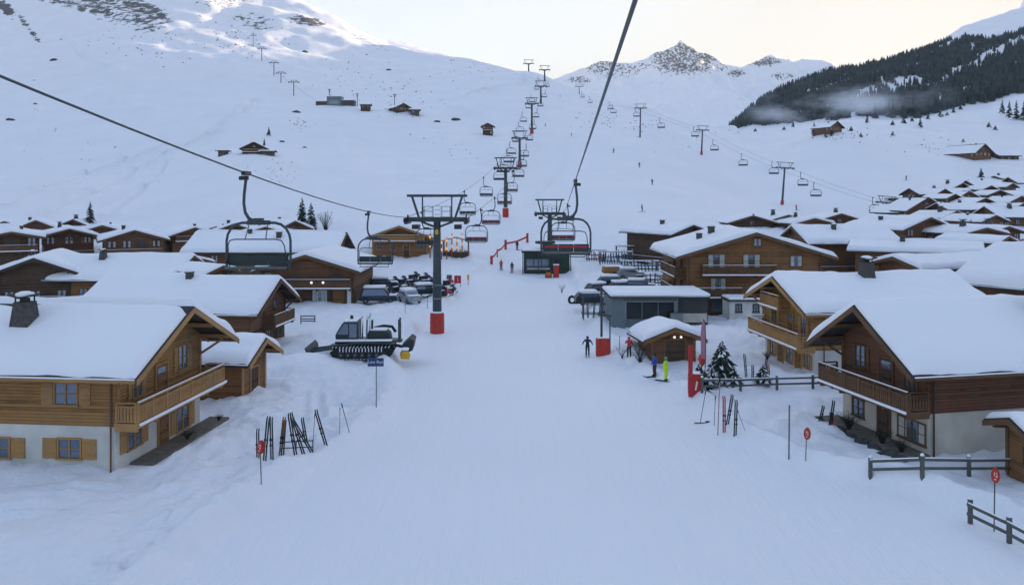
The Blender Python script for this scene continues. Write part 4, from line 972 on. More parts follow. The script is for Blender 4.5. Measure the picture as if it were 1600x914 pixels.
# right hand lift
Cspec = [(905,155,132,640,7,0,'small lone pylon at the head of the right hand lift'),(1000,212,163,357,5.0,1,'upper pylon of the right hand lift, on the open piste'),(1096,251,197,336,5.0,2.5,'leaning pylon of the right hand lift beside the snow hump'),(1222,322,254,261,5.4,4,'leaning pylon of the right hand lift with orange foot, above the brown roofs'),(1383,345,308,226,5.0,5,'lowest pylon of the right hand lift, among the village roofs')]
Cp = []
for i, (u, bv, tv, Y, sp, ln, lb) in enumerate(Cspec):
    x = X(u, Y); b = gz(x, Y); tz = max(Z(tv, Y), b+6)
    t = tower(lb, (x, Y, b), tz, sp, -10, ln, i in (2,3), 1, .72)
    h = tz-b; Cp.append((x+math.sin(R(ln))*h, Y, tz, sp))
CCL = [(a[0]-a[3]*.45, a[1]-.5, a[2]-2.1) for a in Cp]; CCR = [(a[0]+a[3]*.45, a[1]+.5, a[2]-2.1) for a in Cp]
_, CC1 = cable('thin left haul cable of the right hand lift', CCL, .028, .012)
_, CC2 = cable('thin right haul cable of the right hand lift', CCR, .028, .012)
# drag lift high on the left shoulder
D = [(396,95,76,800),(409,113,93,740),(428,138,117,650),(439,146,130,610),(459,155,133,570)]
for i, (u, bv, tv, Y) in enumerate(D):
    x = X(u, Y); b = gz(x, Y); h = Z(tv,Y)-Z(bv,Y)
    m = MB(); m.tube([(0,0,-1),(0,0,h)], .32, 8); m.bb(-3.6,3.6,-.25,.25,h-.6,h-.15); m.bb(-3.8,-3.2,-.9,.9,h-.9,h-.2); m.bb(3.2,3.8,-.9,.9,h-.9,h-.2); m.bb(-2.2,2.2,-.2,.2,h+.7,h+.95)
    for q in (-1.8,1.8): m.bb(q-.12,q+.12,-.12,.12,h-.2,h+.8)
    o = m.build('lift_pylon', 'steel'); o.location = (x, Y, b)
    tag(o, ['topmost','second from top','middle','short fourth','lowest'][i]+' small pylon of the lift climbing the upper left slope', 'lift pylon', 'pylons of the upper left lift')
_, DD = cable('faint cable of the lift climbing the upper left slope', [(X(u,Y)-3, Y, gz(X(u,Y),Y)+(Z(tv,Y)-Z(bv,Y))-.3) for u,bv,tv,Y in D]+[P(498,160,500)], .06, .004)

near = make_chair(); near.scale = (.85,.92,.93); far = make_chair(True)
def along(pts, Y):
    for a, b in zip(pts[:-1], pts[1:]):
        if a.y <= Y <= b.y or b.y <= Y <= a.y:
            t = (Y-a.y)/(b.y-a.y) if b.y != a.y else 0; return a.lerp(b, t)
    return pts[-1].copy()
used = set()
GC = 'empty chairs hanging from the lift cables'
def chair(pts, Y, yaw, label, det):
    src = near if det else far; p = along(pts, Y)
    if src.name not in used:
        used.add(src.name); src.location = p; src.rotation_euler = (0,0,R(yaw)); tag(src, label, 'chairlift chair', GC); return src
    return dup(src, p, yaw, label, GC)
chair(CN, 33.2, 0, 'nearest empty lift chair, dark slatted seat, in front of the left village roofs', 1)
chair(CN, 61, 0, 'empty lift chair on the left cable before the large honey chalet', 1)
chair(CB, 43, 180, 'large empty lift chair with red stripe on its back, before the lift station', 1)
chair(CB, 88, 180, 'second lift chair, seen through the frame of the one with the red stripe', 1)
for Y, lb in ((92,'lift chair just beyond the left arm of the nearest pylon'),(132,'lift chair seen just right of the nearest pylon on the downhill strand'),(165,'lift chair low between nearest and second pylon, downhill strand')):
    chair(CL, Y, 0, lb, 1)
for Y, lb in ((96,'big lift chair with dark backrest right of the nearest pylon'),(118,'lift chair above the market lights right of the nearest pylon'),(150,'lift chair left of the second pylon foot, uphill strand'),(174,'lift chair partly hidden behind the second pylon pole')):
    chair(CR, Y, 180, lb, 1)
k = 0
nm = ['first','second','third','fourth','fifth','sixth','seventh','eighth','ninth','tenth']
for pts, yaw, side, Ys in ((CL,0,'left',(205,228,258,284,318,345,372,425,470,560,640)),(CR,180,'right',(214,245,276,322,352,384,440,500,590))):
    for i, Y in enumerate(Ys):
        seg = 'second and third' if Y < 300 else 'third and fourth' if Y < 400 else 'fourth and fifth' if Y < 530 else 'fifth and sixth'
        j = sum(1 for q in Ys[:i] if (q < 300) == (Y < 300) and (q < 400) == (Y < 400) and (q < 530) == (Y < 530))
        chair(pts, Y, yaw, f'{nm[j]} small chair up from below on the {side} strand between {seg} middle pylons', 0)
CW = ['just below the lone head pylon','nearest the head pylon on the near strand','midway up to the head pylon','next above the open piste pylon','over the open piste, next to its pylon','between open piste pylon and snow hump pylon','close left of the snow hump pylon','first below the snow hump pylon','second below the snow hump pylon','left of the orange footed pylon','behind the orange footed pylon','first below the orange footed pylon','last above the lowest village pylon']
for (pts, Y), wh in zip(((CC1,590),(CC1,540),(CC2,480),(CC1,430),(CC2,385),(CC1,348),(CC2,341),(CC1,318),(CC1,290),(CC2,276),(CC2,258),(CC1,247),(CC2,233)), CW):
    chair(pts, Y, -12, 'tiny empty chair of the right hand lift, '+wh, 0)

# station hut, control box
t = thing('station_hut', 'dark green lift station hut with windows, under the station pylon', 'lift station', (5.4, 133, gz(5.4,133)), 0)
m = MB(); m.bb(-3.4,4.2,0,4.0,-.5,.7); m.bb(-3.4,4.2,.3,4.0,.7,3.5); m.build('wall', 'green_dark', t)
m = MB(); m.bb(-3.8,4.5,-.9,4.4,3.5,3.8); m.build('roof', 'dark_paint', t)
m = MB()
for i in range(3): m.bb(-3.0+i*1.3,-1.85+i*1.3,.24,.298,1.1,2.4)
m.build('pane', 'glass', t)
m = MB(); m.bb(1.6,2.6,-.06,-.002,.1,.65); m.bb(1.6,2.5,.2,.298,.75,2.5); m.build('door', 'dark_paint', t)
for x in (-3.6,-1.0,1.4,4.3):
    m = MB(); m.bb(x-.07,x+.07,-.85,-.71,-.4,3.5); m.build('post', 'steel', t)
for z in (.6,1.1):
    m = MB(); m.bb(-3.5,1.3,-.83,-.75,z-.05,z+.05); m.build('rail', 'steel', t)
m = MB(); m.bb(-2.9,.9,-.5,-.05,.72,1.05); m.build('counter', 'plaster_warm', t)
m = MB(); m.tube([(0.2,2,3.81),(0.2,2,4.9)], .5, 10); m.tube([(0.2,2,4.9),(0.2,2,5.3)], 1.7, 20); m.build('bullwheel', 'dark_paint', t)
m = MB(); m.bb(-3.7,4.4,-.8,4.3,3.802,4.05); m.build('roof_snow', 'snow_small', t, bevel=.08)
for lb, u, v, mat, wd, hh in (('red lift control cabinet in front of the station hut','872','427','red_paint',.9,2.0),):
    p = hit(872, 430, 60, 200); p.y = 129; p.x = X(869,129); p.z = gz(p.x,129)
    t = thing('control_cabinet', lb, 'cabinet', p); m = MB(); m.bb(-.45,.45,-.3,.3,-.2,2.0); m.build('body', mat, t, bevel=.04); m = MB(); m.bb(-.36,.36,-.325,-.302,.5,1.8); m.build('door', 'red_pad', t); m = MB(); m.bb(-.5,.5,-.35,.35,2.002,2.14); m.build('snow', 'snow_small', t, bevel=.05)
p = hit(857, 434, 60, 200); t = thing('cable_drum', 'orange cable drum lying in front of the lift station', 'drum', p)
m = MB(); m.tube([(-.4,0,.45),(.4,0,.45)], .42, 14); m.build('core', 'orange_paint', t)
for q in (-.45,.45):
    m = MB(); m.tube([(q-.05,0,.45),(q+.05,0,.45)], .62, 16); m.build('flange', 'brown_dark', t)
# upper station on the left shoulder
t = thing('upper_station', 'grey flat roofed lift station on the upper left shoulder', 'lift station', (X(523,500), 500, gz(X(523,500),500)-.3), 0)
m = MB(); m.bb(-5,4,0,8,-3,6); m.build('wall', 'grey_cladding', t); m = MB(); m.bb(4.003,12,0,7,-3,3.6); m.build('annex', 'dark_cladding', t); m = MB(); m.bb(-12,-5.003,.5,6,-3,3.0); m.build('shelter', 'brown_dark', t)
m = MB(); m.bb(-5.2,4.2,-.2,8.2,6.003,6.4); m.bb(4.3,12.2,-.2,7.2,3.603,4.0); m.bb(-12.2,-5.3,.3,6.2,3.003,3.5); m.build('roof_snow', 'snow_small', t)
m = MB(); m.bb(-3.5,2.5,-.05,-.003,1.2,3.6); m.build('pane', 'glass', t)
for dx, hh, lb in ((-4,10,'thin mast behind the grey upper lift station'),(13.5,8,'thin mast at the right end of the upper lift station'),(37,9,'thin mast beside the small grey shoulder hut')):
    q = Vector((X(523,500)+dx, 503, 0)); q.z = gz(q.x, q.y); m = MB(); m.tube([(0,0,-1),(0,0,hh)], .22, 6); m.bb(-1,1,-.2,.2,hh-.6,hh-.2); m.bb(-.4,.4,-.3,.3,hh-2,hh-1.2)
    o = m.build('mast', 'steel'); o.location = q; tag(o, lb, 'mast', 'masts on the upper shoulder')
# ------------------------------------------------------------------ trees
def conifer_crown(h, r, nb, seed, snow=0):
    g = random.Random(seed); m = MB(); sn = MB()
    for i in range(nb):
        f = (i+g.random())/nb; z = h*(.10+.90*f**.85); rr = r*(1-z/h)**.85*(.75+.45*g.random())+.04*h*.2
        a = g.random()*6.283; dx, dy = math.cos(a), math.sin(a); px, py = -dy, dx
        dr = rr*(.25+.35*g.random()); w = rr*(.20+.12*g.random())+.02*h*.3
        b = Vector((0,0,z)); tip = Vector((dx*rr, dy*rr, z-dr)); mid = Vector((dx*rr*.55, dy*rr*.55, z-dr*.35))
        P_ = Vector((px,py,0))
        vs = [b, mid+P_*w+Vector((0,0,-w*.5)), mid+Vector((0,0,w*.18)), mid-P_*w+Vector((0,0,-w*.5)), tip, mid*.8+Vector((dx*rr*.36,dy*rr*.36,z*.2-dr*.5))+P_*w*.7, mid*.8+Vector((dx*rr*.36,dy*rr*.36,z*.2-dr*.5))-P_*w*.7]
        m.add(vs, [(0,1,2),(0,2,3),(2,1,5),(2,5,4),(2,4,6),(2,6,3)])
        if snow and g.random() < snow:
            k = .62; o = Vector((0,0,.025*h*.4+.02))
            q = [b*.0+mid*.35+Vector((0,0,z*.65))+o, mid+P_*w*k+o*1.2+Vector((0,0,-w*.25)), mid+Vector((0,0,w*.2))+o*2.2, mid-P_*w*k+o*1.2+Vector((0,0,-w*.25)), tip*.9+mid*.1+o*1.5]
            sn.add(q, [(0,1,2),(0,2,3),(2,1,4),(2,4,3)])
    return m, sn
def conifer(label, pos, h, r, nb=90, seed=1, snow=0, group='fir trees standing alone', cat='fir tree', name='fir_tree'):
    t = thing(name, label, cat, pos, 0, group)
    m = MB(); m.tube([(0,0,-.5),(0,0,h*.5),(0,0,h*.97)], [h*.028,h*.016,h*.004], 7); m.build('trunk', 'bark', t)
    c, s = conifer_crown(h, r, nb, seed, snow); cr = c.build('crown', 'needle', t)
    if snow: s.build('branch_snow', 'snow_small', cr)
    return t
pt = hit(1128, 596, 40, 90)
conifer('dense little fir dusted with snow, between the red banner and the fence', pt, 3.1, 1.85, 340, 5, .35)
for u, v, hh, r_, lb, y0 in ((472,363,7.6,2.3,'taller left one of the twin firs behind the left village roofs',120),(486,364,6.6,2.1,'shorter right one of the twin firs behind the left village roofs',120),
    (141,349,5.2,1.7,'single fir on the skyline of the left back row of chalets',120),(1517,366,3.2,1.1,'small fir in front of the hillside hamlet, between snowy roofs',90),
    (1533,277,3.6,1.4,'lone fir at the top of the hillside hamlet',150),(1272,213,7,1.9,'fir just left of the chalet below the mist',200),(1355,193,6,1.5,'pale small fir right of the chalet below the mist',200),
    (1438,199,5.5,1.6,'stout solitary fir on the right slope below the forest edge',200),(1239,199,5,1.6,'small fir at the forest foot left of the knoll',200),
    (1566,178,9,2.2,'left tree of the dark fir clump at the right frame edge',200),(1577,184,10,2.4,'second tree of the dark fir clump at the right frame edge',200),(1588,187,11,2.6,'third tree of the dark fir clump at the right frame edge',200),(1600,188,11,2.8,'rightmost tree of the dark fir clump at the frame edge',200),
    (420,212,4.5,1.3,'small dark fir up the slope from the lone left chalet',150),(413,228,3.5,1.0,'bent little fir beside the lone left chalet',150),(1562,150,8,2,'fir just under the forest, upper one by the right edge',200),(1490,177,7,1.6,'thin fir on the slope left of the dark fir clump',200)):
    conifer(lb, hit(u, v, y0, 900), hh, r_, 110, u, .12 if hh < 8 else 0)
for u, v, lb in ((1192,596,'bushy low conifer left of the white based honey chalet',),(1101,606,'low dark bush at the foot of the red banner'),(1112,600,'snow dusted bush hugging the left side of the little fir'),(1147,601,'snow dusted bush hugging the right side of the little fir'),(1092,594,'dark bush behind the tall red banner strip')):
    conifer(lb, hit(u, v, 40, 100), 1.3, .9, 120, v, .5, 'low bushes by the hut', 'bush', 'bush')
def bare(label, pos, h, seed, name='bare_tree', cat='bare tree', spread=.5, n=26, mat='shrub', group='leafless trees and bushes'):
    g = random.Random(seed); m = MB()
    for i in range(n):
        a = g.random()*6.283; q = g.random()**.6*spread; hh = h*(.55+.45*g.random())
        p1 = Vector((math.cos(a)*q*h*.3, math.sin(a)*q*h*.3, hh*.5)); p2 = Vector((math.cos(a)*q*h, math.sin(a)*q*h, hh))
        m.tube([(0,0,-.1),tuple(p1),tuple(p2)], [h*.012,h*.008,h*.003], 4, False)
        for k in range(3):
            b = p1.lerp(p2, .3+.25*k); d = Vector((g.uniform(-1,1),g.uniform(-1,1),g.uniform(.2,1)))*h*.16; m.tube([tuple(b),tuple(b+d)], [h*.005,h*.002], 3, False)
    o = m.build(name, mat); o.location = pos; return tag(o, label, cat, group)
bare('bare round tree right of the twin firs', hit(509,366,110,400), 5.0, 3)
bare('wiry bare bush behind the skier in the red jacket', hit(1000,566,50,120), 1.6, 4, 'bush', 'bush', 1.1, 40)
bare('bare twigs left of the red jacket skier', hit(972,560,50,120), 1.0, 6, 'bush', 'bush', .9, 24)
bare('tall bare sapling in the snow beside the nearest pylon', hit(662,460,60,160), 2.4, 7, 'sapling', 'sapling', .35, 10)
bare('thin twig tuft in the snow right of the cable drum', hit(878,458,60,160), 1.4, 8, 'bush', 'bush', .5, 14)
bare('leafless bush before the dark barn like chalet', hit(1060,432,60,160), 2.6, 9, 'bush', 'bush', .8, 40)
for i, (u, v, s) in enumerate(((1395,196,2.6),(1412,193,3.0),(1425,190,2.2),(1470,183,3.6),(1480,181,2.4),(1450,186,2.6),(1420,178,5),(1500,171,3),(1330,205,2.2),(1225,203,2.4),(1180,206,2.4),(1395,212,2.0),(1345,214,1.8),(1545,199,2.6),(1555,203,2.2),(1300,212,2.4),(1290,215,2.0),(1505,222,1.6),(1380,180,4),(1340,180,4.5))):
    p = hit(u, v, 200, 900)
    m, _ = conifer_crown(s*1.15, s*.75, 60, i+60); o = m.build('shrub', 'needle'); o.location = p
    tag(o, 'small dark shrub among scattered others poking from snow on the right slope', 'shrub', 'dark shrubs dotted over the right slope')
# ------------------------------------------------------------------ the forest on the right ridge: thousands of firs read as one mass
def forest():
    g = np.random.RandomState(5)
    n = 60000
    Y = np.sqrt(g.uniform(540**2, 1230**2, n)); u = g.uniform(1095, 1800, n); x = X(u, Y); z = ground(x, Y); v = V0-F*(z-CZ)/Y
    lo = np.interp(u, [1095,1108,1160,1215,1250,1300,1340,1400,1440,1470,1510,1560,1600,1800], [199,200,198,198,192,188,184,184,186,176,167,156,146,110])
    hi = np.interp(u, [1095,1490,1510,1560,1600,1800], [0,0,66,60,54,30])
    ok = (v < lo+3.5*vnoise(u/9., u*0, 3)) & (v > hi+3*vnoise(u/11., u*0, 9))
    def band(p, q, wd):
        px, py = p; qx, qy = q; L2 = (qx-px)**2+(qy-py)**2; t = np.clip(((u-px)*(qx-px)+(v-py)*(qy-py))/L2, 0, 1)
        d = np.hypot(u-px-t*(qx-px), (v-py-t*(qy-py))*1.3); return d < wd*(1+.7*vnoise(u/6., v/4., 7))
    dn = 4
    for p, q, wd in (((1502,56),(1467,77),5),((1467,77),(1454,86),4),((1435,96),(1421,103),3.5),((1600,58),(1548,83),7),((1548,83),(1525,96),7),((1525,96),(1490,109),6),((1375,125),(1392,136),7),((1405,124),(1434,122),7),((1288,136),(1327,124),4),((1335,107),(1345,106),4),((1354,137),(1364,135),4),((1520,72),(1512,84),5),((1310,130),(1318,126),4),((1260,150),(1275,144),3)):
        ok &= ~band((p[0],p[1]+dn), (q[0],q[1]+dn), wd)
    ok &= vnoise(x/14., Y/14., 33) > -.62
    x, Y, z = x[ok], Y[ok], z[ok]
    # thin out to about 5 m spacing
    cell = {}; keep = []
    for i in range(len(x)):
        k = (int(x[i]//3.6), int(Y[i]//3.6))
        if k in cell: continue
        cell[k] = 1; keep.append(i)
    keep = np.array(keep); x, Y, z = x[keep], Y[keep], z[keep]; n = len(x)
    tiers, sg = 4, 6; V = []; Fc = []
    base_v = []; base_f = []
    for k in range(tiers):
        z0 = .06+.80*k/tiers; z1 = min(1.0, z0+.42); rr = .17*(1-k/tiers*.82)
        b = len(base_v); base_v.append((0,0,z1,0))
        for j in range(sg*2):
            base_v.append((math.cos(math.pi*j/sg+k)*rr*(1 if j%2 else .62), math.sin(math.pi*j/sg+k)*rr*(1 if j%2 else .62), z0+(0 if j%2 else .04), 1))
        for j in range(sg*2): base_f.append((b, b+1+j, b+1+(j+1)%(sg*2)))
    bv = np.array(base_v); bf = np.array(base_f); nv = len(bv)
    H = g.uniform(6.5, 13.5, n)*(.85+.25*vnoise(x/40., Y/40., 12)); wdt = g.uniform(.85, 1.35, n); an = g.uniform(0, 6.28, n)
    jit = 1+.28*g.randn(n, nv)*bv[None,:,3]
    cx, sx = np.cos(an)[:,None], np.sin(an)[:,None]
    bx = bv[None,:,0]*jit; by = bv[None,:,1]*jit
    vx = (bx*cx-by*sx)*(H*wdt)[:,None]+x[:,None]; vy = (bx*sx+by*cx)*(H*wdt)[:,None]+Y[:,None]; vz = bv[None,:,2]*H[:,None]+z[:,None]-.4
    co = np.stack([vx,vy,vz], -1).reshape(-1,3); fc = (bf[None]+(np.arange(n)*nv)[:,None,None]).reshape(-1,3)
    me = bpy.data.meshes.new('forest'); me.vertices.add(len(co)); me.vertices.foreach_set('co', co.ravel())
    me.loops.add(fc.size); me.loops.foreach_set('vertex_index', fc.ravel()); me.polygons.add(len(fc))
    me.polygons.foreach_set('loop_start', np.arange(len(fc))*3); me.polygons.foreach_set('loop_total', np.full(len(fc),3)); me.update()
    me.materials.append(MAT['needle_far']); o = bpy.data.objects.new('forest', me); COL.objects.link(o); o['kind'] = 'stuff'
    print('forest trees', n)
forest()
# ------------------------------------------------------------------ boulders
def boulder(label, pos, s, seed, group='dark boulders on the snow slopes'):
    g = random.Random(seed); m = MB(); vs = []; n = 9
    for i, (zz, rr) in enumerate(((-.5,.9),(.0,1.0),(.35,.75),(.55,.35))):
        for j in range(n): 
            q = rr*g.uniform(.7,1.25); vs.append((math.cos(6.283*j/n)*q*s*1.4, math.sin(6.283*j/n)*q*s, zz*s*g.uniform(.8,1.2)))
    fs = [(i*n+j, i*n+(j+1)%n, (i+1)*n+(j+1)%n, (i+1)*n+j) for i in range(3) for j in range(n)]+[tuple(3*n+j for j in range(n))]
    m.add(vs, fs); o = m.build('boulder', 'rock_dark'); o.location = pos; return tag(o, label, 'boulder', group)
for u, v, s, lb in ((84,95,2.6,'boulder high on the left slope, above the cable'),(16,188,2.0,'dark boulder near the left frame edge, below the cable'),(463,176,1.8,'boulder left of the upper station, on the shoulder edge'),(683,191,1.6,'small boulder right of the shoulder hut'),(711,188,2.2,'pale boulder midway between shoulder hut and sunken hut'),(55,163,1.2,'tiny boulder just under the long left cable'),(608,110,2.2,'dark boulder on the slope below the sunlit ridge'),(476,82,2.6,'pair like boulder high below the rock band'),(440,222,1.0,'boulder right of the bent little fir'),(476,231,.8,'small upright rock right of the lone left chalet')):
    boulder(lb, hit(u, v, 120, 1100), s, u)
def rubble():
    g = np.random.RandomState(3); m = MB(); pts = []
    for cu, cv, su, sv, k in ((440,270,30,14,24),(470,195,14,10,14),(540,120,60,30,24),(240,70,90,30,26),(640,150,60,25,18),(730,110,40,16,12),(940,185,40,14,22),(1010,195,30,8,16),(700,230,60,40,10),(100,200,80,60,12),(1080,215,60,20,8),(1460,230,60,14,20),(1330,212,40,8,24),(380,60,60,30,40),(1160,130,60,20,1)):
        for _ in range(int(k*2.6)): pts.append((g.normal(cu, su*.6), g.normal(cv, sv*.6)))
    for u, v in pts:
        try: p = hit(u, v, 140, 1300)
        except Exception: continue
        s = p.y/1250*g.uniform(.6, 2.0); n = 6
        vs = [(p.x+math.cos(6.283*j/n)*s*g.uniform(.7,1.6), p.y+math.sin(6.283*j/n)*s, p.z-.3) for j in range(n)]+[(p.x+g.uniform(-.3,.3)*s, p.y, p.z+s*g.uniform(.4,.9))]
        m.add(vs, [(j,(j+1)%n,n) for j in range(n)])
    o = m.build('rubble', 'rock_dark'); o['kind'] = 'stuff'
rubble()
# ------------------------------------------------------------------ a wisp of mist before the forest
def mist(name, cu, cv, Y, rx, ry, rz, dens, seed):
    c = P(cu, cv, Y); me = bpy.data.meshes.new(name); import bmesh
    bm = bmesh.new(); bmesh.ops.create_icosphere(bm, subdivisions=3, radius=1); bm.to_mesh(me); bm.free()
    o = bpy.data.objects.new(name, me); COL.objects.link(o); o.location = c; o.scale = (rx, ry, rz); o['kind'] = 'stuff'
    m = bpy.data.materials.new(name); m.use_nodes = True; nt = m.node_tree; nt.nodes.clear(); L = nt.links.new
    out = nt.nodes.new('ShaderNodeOutputMaterial'); vol = nt.nodes.new('ShaderNodeVolumePrincipled'); L(vol.outputs[0], out.inputs['Volume'])
    vol.inputs['Color'].default_value = (.93,.95,1,1); vol.inputs['Anisotropy'].default_value = .0
    tc = nt.nodes.new('ShaderNodeTexCoord'); ln = N(nt, 'ShaderNodeVectorMath', operation='LENGTH'); L(tc.outputs['Object'], ln.inputs[0])
    mr = N(nt, 'ShaderNodeMapRange'); mr.interpolation_type = 'SMOOTHERSTEP'; mr.inputs['From Min'].default_value = .0; mr.inputs['From Max'].default_value = .98; mr.inputs['To Min'].default_value = 1; mr.inputs['To Max'].default_value = 0; L(ln.outputs['Value'], mr.inputs['Value'])
    ge = N(nt, 'ShaderNodeNewGeometry'); no = N(nt, 'ShaderNodeTexNoise', Scale=.035, Detail=6.0, Roughness=.68); 
    mp = N(nt, 'ShaderNodeMapping'); mp.inputs['Scale'].default_value = (.6,.6,1.4); mp.inputs['Location'].default_value = (seed*13,0,0); L(ge.outputs['Position'], mp.inputs[0]); L(mp.outputs[0], no.inputs['Vector'])
    m2 = N(nt, 'ShaderNodeMapRange'); m2.inputs['From Min'].default_value = .48; m2.inputs['From Max'].default_value = .78; L(no.outputs['Fac'], m2.inputs['Value'])
    mu = N(nt, 'ShaderNodeMath', operation='MULTIPLY'); L(mr.outputs[0], mu.inputs[0]); L(m2.outputs[0], mu.inputs[1])
    m3 = N(nt, 'ShaderNodeMath', operation='MULTIPLY'); m3.inputs[1].default_value = dens; L(mu.outputs[0], m3.inputs[0]); L(m3.outputs[0], vol.inputs['Density'])
    me.materials.append(m); return o
mist('mist', 1290, 163, 560, 75, 34, 20, .13, 1)
mist('mist', 1395, 158, 540, 56, 28, 20, .12, 2)
mist('mist', 1225, 178, 600, 40, 24, 12, .08, 5)
# ------------------------------------------------------------------ people
def person(label, pos, yaw, pose, mats, h=1.75, skis=True, group=None, name='person', poles=False, extra=None):
    """mats: (head cover, jacket, trousers, boots); pose: joint offsets"""
    k = h/1.75
    J = {'pelvis':(0,0,.93),'belly':(0,.0,1.10),'chest':(0,.01,1.32),'neck':(0,.0,1.47),'head':(0,-.02,1.60),'top':(0,-.02,1.70),
         'ls':(.19,0,1.41),'le':(.27,.03,1.14),'lw':(.27,-.10,.93),'lh':(.26,-.15,.86),'rs':(-.19,0,1.41),'re':(-.27,.03,1.14),'rw':(-.27,-.10,.93),'rh':(-.26,-.15,.86),
         'lk':(.11,-.03,.50),'la':(.12,.02,.12),'lt':(.13,-.16,.06),'rk':(-.11,-.03,.50),'ra':(-.12,.02,.12),'rt':(-.13,-.16,.06),'lp':(.10,0,.88),'rp':(-.10,0,.88)}
    J.update(pose)
    Rr = {'pelvis':.155,'belly':.15,'chest':.175,'neck':.07,'head':.115,'top':.08,'ls':.09,'le':.065,'lw':.05,'lh':.05,'rs':.09,'re':.065,'rw':.05,'rh':.05,'lk':.085,'la':.075,'lt':.06,'rk':.085,'ra':.075,'rt':.06,'lp':.115,'rp':.115}
    E = [('pelvis','belly'),('belly','chest'),('chest','neck'),('neck','head'),('head','top'),('chest','ls'),('ls','le'),('le','lw'),('lw','lh'),('chest','rs'),('rs','re'),('re','rw'),('rw','rh'),('pelvis','lp'),('lp','lk'),('lk','la'),('la','lt'),('pelvis','rp'),('rp','rk'),('rk','ra'),('ra','rt')]
    ks = list(J); me = bpy.data.meshes.new('tmp'); me.from_pydata([tuple(c*k for c in J[q]) for q in ks], [(ks.index(a), ks.index(b)) for a, b in E], [])
    o = bpy.data.objects.new('tmp', me); COL.objects.link(o)
    o.modifiers.new('s', 'SKIN'); sb = o.modifiers.new('u', 'SUBSURF'); sb.levels = sb.render_levels = 1
    for i, q in enumerate(ks):
        sv = me.skin_vertices[0].data[i]; sv.radius = (Rr[q]*k, Rr[q]*k); sv.use_root = (q == 'pelvis')
    dg = bpy.context.evaluated_depsgraph_get(); nm = bpy.data.meshes.new_from_object(o.evaluated_get(dg)); nm.name = name
    bpy.data.objects.remove(o)
    nm.materials.clear()
    for m_ in (mats[0], mats[1], mats[2], mats[3], 'skin'): nm.materials.append(MAT[m_])
    hd = Vector(J['head'])*k; hip = J['pelvis'][2]*k
    for p in nm.polygons:
        c = p.center; p.use_smooth = True
        if c.z > (J['neck'][2]+.02)*k: p.material_index = 4 if (c.y < hd.y-.05*k and c.z < hd.z+.05*k) else 0
        elif c.z < .20*k: p.material_index = 3
        elif c.z < hip-.02*k and abs(c.x) < .22*k: p.material_index = 2
        else: p.material_index = 1
    t = bpy.data.objects.new(name, nm); COL.objects.link(t); t.location = pos; t.rotation_euler = (0,0,R(yaw)); tag(t, label, 'person', group)
    m = MB(); m.lathe((hd.x, hd.y, hd.z), [(.125*k,.0),(.13*k,.06*k),(.10*k,.13*k),(.04*k,.165*k)], 12); m.build('helmet', mats[0], t, smooth=True)
    m = MB(); m.box((hd.x, hd.y-.105*k, hd.z+.02*k), (.17*k,.06*k,.07*k)); m.build('goggles', 'dark_paint', t, bevel=.015)
    if skis:
        for a in ('la','ra'):
            x, y = J[a][0]*k, J[a][1]*k; m = MB()
            m.tube([(x,y+.8,.02),(x,y-.75,.02),(x,y-.88,.06),(x,y-.95,.13)], .035, 6); m.build('ski', 'dark_paint', t)
    if poles:
        for a in ('lh','rh'):
            p = Vector(J[a])*k; m = MB(); m.tube([p+Vector((0,0,.08)), (p.x*1.15, p.y+.05, .02)], .012, 5); m.lathe((p.x*1.14, p.y+.045, .1), [(.05,0),(.05,.01)], 8); m.build('ski_pole', 'steel', t)
    return t
def at(u, v): return hit(u, v, 25, 400)
person('skier in dark navy clothes with arms held out, left of the red padded post', at(918,556), 175, {'le':(.36,.0,1.22),'lw':(.44,-.05,1.02),'lh':(.48,-.07,.97),'re':(-.36,0,1.22),'rw':(-.44,-.05,1.02),'rh':(-.48,-.07,.97)}, ('jacket_navy','jacket_navy','trouser_dark','black_rubber'), 1.72)
pr = person('person in red jacket carrying skis over the shoulder, near the wiry bush', at(983,559), 190, {'le':(.30,-.08,1.20),'lw':(.20,-.20,1.32),'lh':(.17,-.24,1.38)}, ('jacket_red','jacket_red','trouser_dark','black_rubber'), 1.75, skis=False)
person('person in blue jacket and dark maroon trousers, before the wooden kiosk', at(1023,589), -70, {'lw':(.24,-.22,1.05),'lh':(.22,-.30,1.08)}, ('jacket_navy','jacket_blue','trouser_maroon','black_rubber'), 1.78)
person('person in bright yellow green ski suit with green helmet, before the wooden kiosk', at(1040,596), 60, {'rw':(-.24,-.20,1.02),'rh':(-.22,-.28,1.02),'lk':(.12,-.06,.50)}, ('green_paint','suit_yellow','suit_yellow','black_rubber'), 1.82)
person('distant skier in reddish jacket, left one of two on the piste below the lift station', at(783,422), 10, {}, ('jacket_red','jacket_red','trouser_dark','black_rubber'), 1.75, poles=True)
person('distant skier in dark clothes, right one of two on the piste below the lift station', at(800,426), -10, {}, ('jacket_navy','jacket_navy','trouser_dark','black_rubber'), 1.75, poles=True)
person('dark skier standing under the orange safety banner', at(808,391), 30, {}, ('jacket_navy','jacket_navy','trouser_dark','black_rubber'), 1.85)
